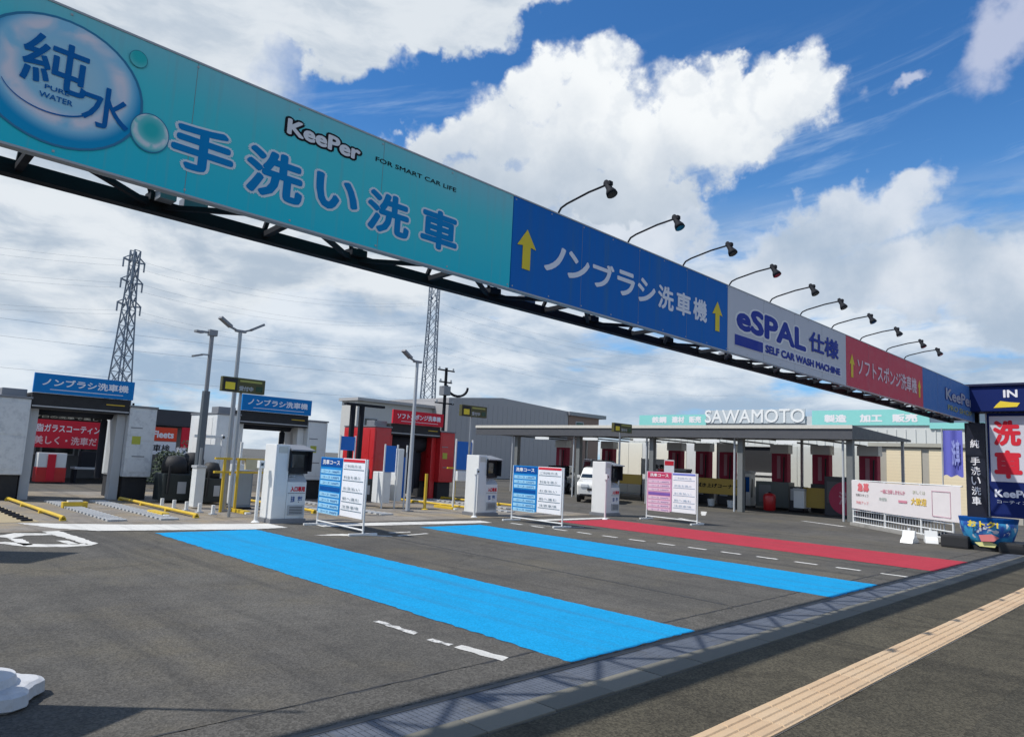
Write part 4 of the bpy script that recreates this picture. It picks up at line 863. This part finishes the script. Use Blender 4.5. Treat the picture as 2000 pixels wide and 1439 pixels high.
t = thing('storage_box', 'grey green machine cabinet behind the fire red bin', 'cabinet', (30.5, 14.2, 0), -90); MB().box(-.75, 0, .1, .75, .6, 1.2, b=.03).build('body', mat('greygreen_casing', (.13, .15, .15), .5, noise=.15), t); MB().box(-.6, -.01, .3, -.05, 0, 1.05, b=.003).build('door', grey, t)
t = thing('waste_bin', 'red waste bin on the bay floor beside the gold banner', 'bin', (29.2, 13.7, 0)); MB().lathe([(.20, 0), (.24, .05), (.26, .6), (.22, .68), (.08, .74)]).build('body', redm, t, smooth=True); MB().tube((0, 0, .72), (0, 0, .78), .05).build('knob', dark, t)
t = thing('round_sign', 'maroon disc sign standing by the white banner frame', 'sign', (28.2, 10.25, 0), -90)
MB().add([(.62 * cos(2 * pi * i / 32), yy, .75 + .62 * sin(2 * pi * i / 32)) for yy in (0, .08) for i in range(32)], [tuple(range(32)), tuple(range(63, 31, -1))] + [(i, 32 + i, 32 + (i + 1) % 32, (i + 1) % 32) for i in range(32)]).build('disc', maroon, t)
MB().box(-.06, .08, 0, .06, .14, .8).build('post', dark, t); letter(t, '洗', -.25, .5, .25, 1.0, -.006, mat('pale_maroon', (.42, .20, .24)), bold=.03)
t = thing('vending_unit', 'dark grey vending unit next to the maroon disc sign', 'vending unit', (29.4, 11.0, 0), -90); MB().box(-.5, 0, 0, .35, .6, 1.55, b=.03).build('body', mat('charcoal_casing', (.05, .052, .06)), t); MB().box(-.4, -.01, .5, .25, 0, 1.35, b=.003).build('front_panel', mat('charcoal2', (.09, .09, .10), .4), t)
for k, (y_, x_) in enumerate(((15.3, 28.9), (16.3, 29.0), (17.2, 29.1))):
    t = thing('bucket', ('white bucket under the gold banner nearest the red bin', 'white bucket under the middle of the gold banner', 'white bucket under the far end of the gold banner')[k], 'bucket', (x_, y_, 0), 0, 'buckets under the gold banner')
    MB().lathe([(.13, .0), (.17, .30), (.175, .31)]).build('body', white, t); MB().tube((-.17, 0, .30), (.17, 0, .36), .008).build('handle', grey, t)

# more equipment in the bays
def tall_box(name, label, cat, x, y, w, d, h, m, m2, top=None):
    t = thing(name, label, cat, (x, y, 0), -90); MB().box(-w / 2, 0, .06, w / 2, d, h, b=.02).build('body', m, t); MB().box(-w / 2 + .05, -.012, h * .45, w / 2 - .05, 0, h * .9, b=.003).build('front_panel', m2, t)
    MB().box(-w / 2 - .02, -.02, 0, w / 2 + .02, d + .02, .06).build('plinth', dark, t)
    if top: MB().box(-w / 2 - .03, -.05, h, w / 2 + .03, d, h + .12, b=.01).build('hood', top, t)
    MB().tube((w / 2 + .02, .1, h * .3), (w / 2 + .06, .05, h * .85), .02).build('hose', black, t)
charc = mat('charcoal_casing', (.05, .052, .06))
tall_box('mat_washer', 'dark mat washing machine behind the gold banner end', 'machine', 30.0, 18.6, .8, .5, 1.45, charc, grey, lightgrey)
tall_box('change_machine', 'white change machine with blue front between maroon towers', 'machine', 30.6, 15.5, .5, .45, 1.5, white, bluep, lightgrey)
tall_box('towel_dispenser', 'small red dispenser under the canopy near the second menu board', 'dispenser', 27.3, 21.0, .4, .35, 1.35, redm, white)
tall_box('towel_dispenser', 'grey dispenser at the canopy column behind the third ticket machine', 'dispenser', 27.0, 17.5, .45, .4, 1.4, grey, white, redm)
tall_box('mat_washer', 'low dark mat washing machine between the waste bin and storage box', 'machine', 30.0, 12.9, .6, .5, 1.05, charc, lightgrey)
banner_panel('gold banner under the canopy behind the small white car', 27.8, 20.0, 1.6, .75, 1.2, goldp)
banner_panel('pale price banner on the bay wall side beyond the gold banner', 31.5, 21.0, 1.6, 1.2, 2.0, whp, '料金表')
t = thing('sign_pole', 'thin pole with a red and white plate under the canopy edge', 'sign', (25.4, 16.2, 0), -60); MB().tube((0, 0, 0), (0, 0, 1.9), .025).build('pole', lightgrey, t); MB().box(-.2, -.03, 1.35, .2, 0, 1.9, b=.005).build('plate', whp, t); MB().box(-.18, -.036, 1.68, .18, -.031, 1.86).build('red_band', redp, t)
# ------------------------------------------------------------------ cars
def car(label, loc, rz, paint, van=False, plate=True):
    t = thing('parked_car', label, 'car', loc, rz)
    Wd, Ln = (.74, 3.4)
    if van: prof = [(0, .35), (0, .95), (.25, 1.05), (.75, 1.80), (3.3, 1.86), (3.4, 1.0), (3.4, .35)]; glassp = [(.30, 1.06), (.77, 1.74)]
    else: prof = [(0, .30), (0, .70), (.10, .84), (.85, .98), (1.45, 1.42), (2.7, 1.46), (3.35, 1.0), (3.4, .33)]; glassp = [(.88, .99), (1.46, 1.39)]
    # body: side outline (y forward from nose) extruded in x with inset greenhouse
    mb = MB(); n = len(prof); vs = []
    for s_ in (-1, 1):
        for yy, zz in prof:
            w = Wd - (.16 if zz > 1.3 else (.05 if zz > .9 else (.03 if yy < .05 else 0)))
            vs.append((s_ * w, yy, zz))
    mb.add(vs, [tuple(range(n)), tuple(range(2 * n - 1, n - 1, -1))] + [(i, n + i, n + (i + 1) % n, (i + 1) % n) for i in range(n)])
    b = mb.build('body', paint, t)
    bv = b.modifiers.new('bevel', 'BEVEL'); bv.width = .05; bv.segments = 3
    (ya, za), (yb, zb) = glassp; wa, wb = Wd - .10, Wd - .20
    MB().add([(-wa, ya - .012, za + .02), (wa, ya - .012, za + .02), (wb, yb - .012, zb), (-wb, yb - .012, zb), (-wa, ya + .03, za), (wa, ya + .03, za), (wb, yb + .05, zb - .02), (-wb, yb + .05, zb - .02)], [(0, 1, 2, 3), (4, 7, 6, 5), (0, 4, 5, 1), (1, 5, 6, 2), (2, 6, 7, 3), (3, 7, 4, 0)]).build('windscreen', glass, t)
    for s_ in (-1, 1):
        y0 = yb + .05; top = zb - .04; lo = .96 if not van else 1.1
        MB().add([(s_ * (Wd - .035), ya + .30, lo), (s_ * (Wd - .035), 3.0, lo), (s_ * (Wd - .135), 2.85, top), (s_ * (Wd - .135), y0 + .1, top), (s_ * (Wd - .10), ya + .30, lo), (s_ * (Wd - .10), 3.0, lo), (s_ * (Wd - .19), 2.85, top), (s_ * (Wd - .19), y0 + .1, top)], [(0, 1, 2, 3), (4, 7, 6, 5), (0, 4, 5, 1), (1, 5, 6, 2), (2, 6, 7, 3), (3, 7, 4, 0)]).build('side_window', glass, t)
        MB().box(s_ * .42 - .16, -.03, .62, s_ * .42 + .16, .04, .76, b=.03).build('headlight', lampm, t)
        MB().box(s_ * (Wd + .02) - .06, ya + .2, .98, s_ * (Wd + .02) + .06, ya + .3, 1.1, b=.02).build('mirror', paint, t)
        for yy in (.62, 2.75):
            wh = MB().tube((s_ * (Wd - .14), yy, .28), (s_ * (Wd + .01), yy, .28), .28, n=20).build('wheel', black, t); MB().tube((s_ * (Wd + .0), yy, .28), (s_ * (Wd + .018), yy, .28), .17, n=16).build('rim', galv, wh)
    MB().box(-.30, -.025, .50, .30, .03, .60, b=.01).build('grille', black, t); MB().box(-.17, -.04, .36, .17, -.02, .47).build('number_plate', whp, t); MB().box(-.6, -.03, .30, .6, .05, .36, b=.01).build('bumper_lip', black, t)
    return t
carw = mat('white_car_paint', (.78, .77, .72), .25, noise=.02, coat=.6); carg = mat('silver_car_paint', (.34, .36, .38), .3, metal=.4, noise=.03, coat=.6); card = mat('dark_car_paint', (.03, .035, .045), .25, noise=.03, coat=.6); carr = mat('red_car_paint', (.35, .02, .03), .3, coat=.6)
car('small white car facing out from under the canopy', (23.2, 18.3, 0), -55, carw)
car('pale minivan parked behind the small white car', (28.2, 21.6, 0), -42, carg, True)
car('dark car parked deep under the canopy behind the second menu board', (27.6, 24.5, 0), -60, card)
car('silver car parked beyond the dark vacuum units', (10.3, 26.5, 0), -18, carg)

# ------------------------------------------------------------------ buildings behind
sh_ = thing('service_bay', 'low dark roofed service bay with wide red banner seen through the first wash machine', 'service bay', (8.0, 30.2, 0))
MB().box(-4.2, 3, 0, 3.9, 3.3, 2.9).build('rear_wall', mat('shop_wall', (.16, .17, .18), .7, noise=.2), sh_); MB().box(-4.4, -.3, 2.42, 1.6, 3.4, 2.92, b=.02).build('roof', mat('shop_dark', (.035, .04, .05), .5), sh_)
MB().box(-2.75, -.36, 1.22, .35, -.30, 2.22).build('banner', redp, sh_)
letter(sh_, '樹脂ガラスコーティング', -2.3, 1.78, .2, 2.06, -.362, whp, bold=.02); letter(sh_, '美しく・洗車だ', -2.1, 1.34, -.1, 1.64, -.362, mat('pale_red_print', (.80, .55, .55), .5), bold=.02)
letter(sh_, 'プロの洗車で美しく', -2.2, 2.27, .1, 2.37, -.31, mat('cream_print', (.55, .5, .38), .5), bold=.01)
for x_ in (-4.2, -2.8, .42, 1.4): MB().box(x_, -.28, 0, x_ + .12, -.16, 2.42).build('post', grey, sh_)
for i in range(4):
    f = MB().box(-3.9 + i * 1.35, 2.92, .9, -2.7 + i * 1.35, 2.99, 2.1).build('window_frame', lightgrey, sh_); MB().box(-3.84 + i * 1.35, 2.90, .96, -2.76 + i * 1.35, 2.915, 2.04).build('pane', glass, f)
t = thing('tool_cabinet', 'red and white cabinet under the wide red banner', 'cabinet', (5.9, 28.9, 0)); MB().box(0, 0, .05, .9, .5, .55, b=.02).build('body', redm, t); MB().box(.02, .02, .55, .88, .48, 1.05, b=.02).build('upper_part', whitec, t); MB().box(.3, -.02, .1, .55, 0, 1.0, b=.01).build('red_strip', redp, t)
t = thing('work_bench', 'dark work bench with pale top below the end of the red banner', 'bench', (7.1, 29.1, 0)); MB().box(0, 0, .5, 1.5, .6, .58, b=.01).build('top', lightgrey, t)
for x_ in (.02, 1.4): MB().box(x_, .05, 0, x_ + .08, .5, .5).build('leg', dark, t)
MB().box(.2, .1, .58, .9, .5, 1.15, b=.03).build('compressor', dark, t)
s2 = thing('service_bay', 'low dark roofed bay with orange red sign over a white sign', 'service bay', (10.9, 30.3, 0))
MB().box(-1.2, 2, 0, 1.6, 2.3, 2.5).build('rear_wall', mat('shop_wall2', (.30, .30, .29), .7), s2); MB().box(-1.15, -.2, 2.28, 1.25, 2.4, 2.92, b=.02).build('roof', mat('shop_dark', (.035, .04, .05)), s2)
MB().box(-1.1, -.28, 1.66, -.08, -.22, 2.2).build('sign_board', mat('orange_red_print', (.72, .08, .04), .4), s2); letter(s2, 'Fleets', -1.0, 1.78, -.2, 2.06, -.283, whp, bold=.04); MB().box(-1.1, -.27, 1.12, -.08, -.22, 1.64).build('sign_board', whp, s2)
letter(s2, '車検', -.95, 1.24, -.3, 1.52, -.273, blackp, bold=.02); MB().box(.1, -.28, 1.4, .55, -.22, 2.25).build('sign_board', redp, s2)
for x_ in (-1.1, .6, 1.1): MB().box(x_, -.16, 0, x_ + .1, -.06, 2.28).build('post', grey, s2)
# grey sheds
g1 = thing('grey_shed', 'long mid grey corrugated shed rising behind the canopy', 'shed', (36.6, 44, 0))
MB().add([(0, 0, 0), (14.8, 0, 0), (14.8, 0, 6.45), (0, 0, 6.35), (0, 14, 0), (14.8, 14, 0), (14.8, 14, 6.45), (0, 14, 6.35), (6, 0, 6.9), (6, 14, 6.9)], [(0, 1, 2, 8, 3), (4, 7, 9, 6, 5), (0, 3, 7, 4), (1, 5, 6, 2), (3, 8, 9, 7), (8, 2, 6, 9)]).build('wall', greyroof, g1)
for i in range(25): MB().box(.3 + i * .58, -.012, .2, .34 + i * .58, -.002, 6.2).build('rib', greyroof, g1)
g2 = thing('brown_house', 'small brown block house beside the grey shed', 'house', (51.5, 44, 0))
MB().box(0, 0, 0, 4.6, 8, 6.1).build('wall', brownb, g2); MB().box(-.2, -.3, 6.1, 5.4, 8.3, 6.45).build('roof', grey, g2)
f = MB().box(1.0, -.04, 4.6, 2.2, -.002, 5.6).build('window', lightgrey, g2); MB().box(1.08, -.05, 4.68, 2.12, -.041, 5.52).build('pane', glass, f)
g3 = thing('cream_house', 'pale grey walled block behind the sign of the red machine', 'house', (37.6, 46, 0))
MB().box(-8.2, 0, 0, 3, 2.2, 5.5).build('wall', mat('cream_wall', (.52, .52, .50), .7, noise=.1), g3); MB().box(-8.4, -.3, 5.5, 3.2, 2.4, 5.72).build('roof', mat('slate_roof', (.40, .40, .40), .6), g3)
for i in range(4):
    f = MB().box(-7.6 + i * 2.8, -.05, 3.2, -6.3 + i * 2.8, -.002, 4.3).build('window', lightgrey, g3); MB().box(-7.5 + i * 2.8, -.06, 3.3, -6.4 + i * 2.8, -.051, 4.2).build('pane', glass, f)
# warehouse with rooftop lettering, facade along Y at X = 60
wh = thing('warehouse', 'large white warehouse with teal fascia bands and big white rooftop lettering', 'warehouse', (60, 42, 0), -90)
wy = lambda Y: 42 - Y
MB().box(wy(43), 0, 0, wy(1), 25, 5.75).build('wall', wallw, wh)
MB().box(wy(41.8), -.12, 5.72, wy(34.3), .1, 6.75).build('fascia_band', tealw, wh); MB().box(wy(24.4), -.12, 5.72, wy(15.6), .1, 6.95).build('fascia_band', tealw, wh)
MB().box(wy(34.3), .05, 5.75, wy(24.4), .3, 6.5).build('parapet', mat('pale_parapet', (.55, .58, .60), .6, noise=.05), wh)
MB().box(wy(15.6), -.08, 5.9, wy(2), .1, 6.9).build('roof_edge', mat('slate_edge', (.13, .19, .25), .6), wh); MB().box(wy(15.6), -.14, 5.45, wy(2), 0, 5.9).build('teal_trim', tealw, wh)
letter(wh, 'SAWAMOTO', wy(34.4), 5.95, wy(25.0), 7.15, -.15, mat('rooftop_letter', (.82, .84, .84), .5), bold=.012)
MB().box(wy(34.4), -.10, 5.9, wy(25.0), .02, 7.12).build('sign_backing', mat('sign_backing', (.50, .56, .60), .6, noise=.05), wh)
for s0, s1, tx in ((40.3, 38.6, '鉄鋼'), (38.0, 36.6, '建材'), (36.1, 34.8, '販売'), (23.4, 21.6, '製造'), (20.6, 18.9, '加工'), (18.2, 16.4, '販売')): letter(wh, tx, wy(s0), 5.95, wy(s1), 6.6, -.13, whp, bold=.05)
for i in range(60): MB().box(wy(42.5 - i * .68), -.05, .2, wy(42.5 - i * .68) + .08, -.002, 5.4).build('rib', wallw, wh)
bs = thing('shutter_building', 'flat roofed unit with two cream roller shutters beyond the banner frame', 'building', (34.5, 10.9, 0), -90)
wy = lambda Y: 10.9 - Y
MB().box(wy(11.3), .05, 0, wy(5.8), 4, 3.05).build('wall', mat('greige_wall', (.42, .40, .35), .7, noise=.1), bs); MB().box(wy(11.5), -.1, 3.0, wy(5.7), 4, 3.16).build('roof', mat('greige_roof', (.40, .39, .33), .6), bs)
for a_, b_ in ((10.75, 9.35), (9.05, 7.2)):
    for i in range(20): MB().box(wy(a_), .0, .15 + i * .138, wy(b_), .04, .285 + i * .138, b=.003).build('slat', beige, bs)
# bushes left
def shrub(name, label, x, y, r, h):
    t = thing(name, label, 'shrub', (x, y, 0)); MB().tube((0, 0, 0), (0, 0, h * .5), .04).build('trunk', brownb, t)
    mb = MB()
    for k in range(700):
        a = random.uniform(0, 2 * pi); rr = r * random.random() ** .5; z = h * (.15 + .85 * random.random()); rr *= 1.1 - .5 * z / h
        c = Vector((rr * cos(a), rr * sin(a), z)); d = Vector((random.uniform(-1, 1), random.uniform(-1, 1), random.uniform(-.6, 1))).normalized(); e = d.orthogonal().normalized(); q = .07
        mb.add([c - d * q, c + e * q * .5, c + d * q, c - e * q * .5], [(0, 1, 2, 3)])
    mb.build('foliage', leafy, t)
shrub('garden_shrub', 'dark green shrub beyond the vacuum units near the orange sign', 10.7, 27.5, .9, 1.7)
shrub('garden_shrub', 'lower dark green shrub between the first machine and the silver car', 9.4, 26.5, .7, 1.3)

# ------------------------------------------------------------------ pylons, poles and wires
pyl = mat('hazed_pylon_steel', (.19, .23, .28), .6, metal=.3, noise=.2)  # paler, bluer steel: distance haze is mixed into the colour
def pylon(label, x, y, H, base, top, arms, rz=0, n=9):
    t = thing('transmission_pylon', label, 'pylon', (x, y, 0), rz, 'lattice transmission pylons')
    hw = lambda z: base + (top - base) * (min(1, z / (H * .86)) ** .75)
    mb = MB(); r = .11
    zs = [H * (1 - (1 - i / n) ** 1.0) for i in range(n + 1)]
    for sx in (-1, 1):
        for sy in (-1, 1):
            lg = MB()
            for a, b in zip(zs, zs[1:]): lg.bar((sx * hw(a), sy * hw(a), a), (sx * hw(b), sy * hw(b), b), .24)
            lg.build('leg', pyl, t)
    for i, (a, b) in enumerate(zip(zs, zs[1:])):
        br = MB(); A, B = hw(a), hw(b)
        for s_ in (-1, 1):
            br.bar((-A, s_ * A, a), (B, s_ * B, b), .12); br.bar((A, s_ * A, a), (-B, s_ * B, b), .12)
            br.bar((s_ * A, -A, a), (s_ * B, B, b), .12); br.bar((s_ * A, A, a), (s_ * B, -B, b), .12); br.bar((-B, s_ * B, b), (B, s_ * B, b), .12)
        br.build('lattice_bay', pyl, t)
    for z in arms:
        for s_ in (-1, 1):
            ar = MB(); ar.bar((s_ * hw(z), 0, z), (s_ * (hw(z) + 1.7), 0, z + .3), .26); ar.bar((s_ * hw(z), 0, z + 1.4), (s_ * (hw(z) + 1.7), 0, z + .3), .18)
            ar.tube((s_ * (hw(z) + 1.6), 0, z + .2), (s_ * (hw(z) + 1.6), 0, z - 1.4), .16, n=6); ar.build('cross_arm', pyl, t)
    return t
PD = 150
pylon('tall tapering lattice pylon rising over the first blue machine sign', 41.0, 145, 37.8, 2.1, .6, (35.5, 31.5, 27), 20, 13)
pylon('straight sided lattice pylon rising behind the red machine sign', 113.5, 145, 46, 2.0, 1.1, (42.5,), 35, 13)
wires = MB()
def wire(a, b, sag, r=.014, n=14):
    a = Vector(a); b = Vector(b); pts = []
    for i in range(n + 1):
        u = i / n; p = a.lerp(b, u); p.z -= sag * 4 * u * (1 - u); pts.append(p)
    mb = MB()
    for p, q in zip(pts, pts[1:]): mb.tube(p, q, r, n=4)
    return mb
wt = thing('power_lines', 'thin overhead power lines strung between the two lattice pylons', 'power lines', (80, 140, 0))
for z in (41, 36, 30):
    for dy in (-3, 3):
        wire((41 - 80, 5 + dy, z * .86), (113.5 - 80, 5 + dy, z + .5), 3.2).build('wire', pyl, wt); wire((41 - 80, 5 + dy, z * .86), (-40 - 80, 25 + dy, z - 2), 3.5).build('wire', pyl, wt)
        wire((113.5 - 80, 5 + dy, z), (230 - 80, -20 + dy, z - 2), 4).build('wire', pyl, wt)
up_ = thing('utility_pole', 'dark utility pole with crossarms and a curved hook beside the red machine sign', 'utility pole', (34.1, 41.5, 0))
MB().tube((0, 0, 0), (0, 0, 8.3), .16, .11).build('pole', dark, up_)
for z, w in ((8.1, .8), (7.2, .6), (5.6, .9)):
    MB().bar((-w, 0, z), (w, 0, z), .10).build('crossarm', dark, up_)
    for s_ in (-1, 1): MB().tube((s_ * w * .85, 0, z), (s_ * w * .85, 0, z + .22), .07).build('insulator', lightgrey, up_)
hk = MB(); pp = [(.15 + 1.05 - 1.05 * cos(a), 0, 7.0 - .75 * sin(a)) for a in [pi * i / 10 for i in range(11)]]
for a, b in zip(pp, pp[1:]): hk.tube(a, b, .10, n=6)
hk.build('cable_hook', dark, up_)
MB().box(-.35, -.3, 6.2, .3, .3, 6.9, b=.05).build('transformer', grey, up_)
lw = thing('power_lines', 'low distribution wires running left from the utility pole over the machines', 'power lines', (34, 41.5, 0))
for z in (8.2, 7.3, 5.7): wire((0, 0, z), (-75, 6, z + .6), 1.0, .007).build('wire', pyl, lw)
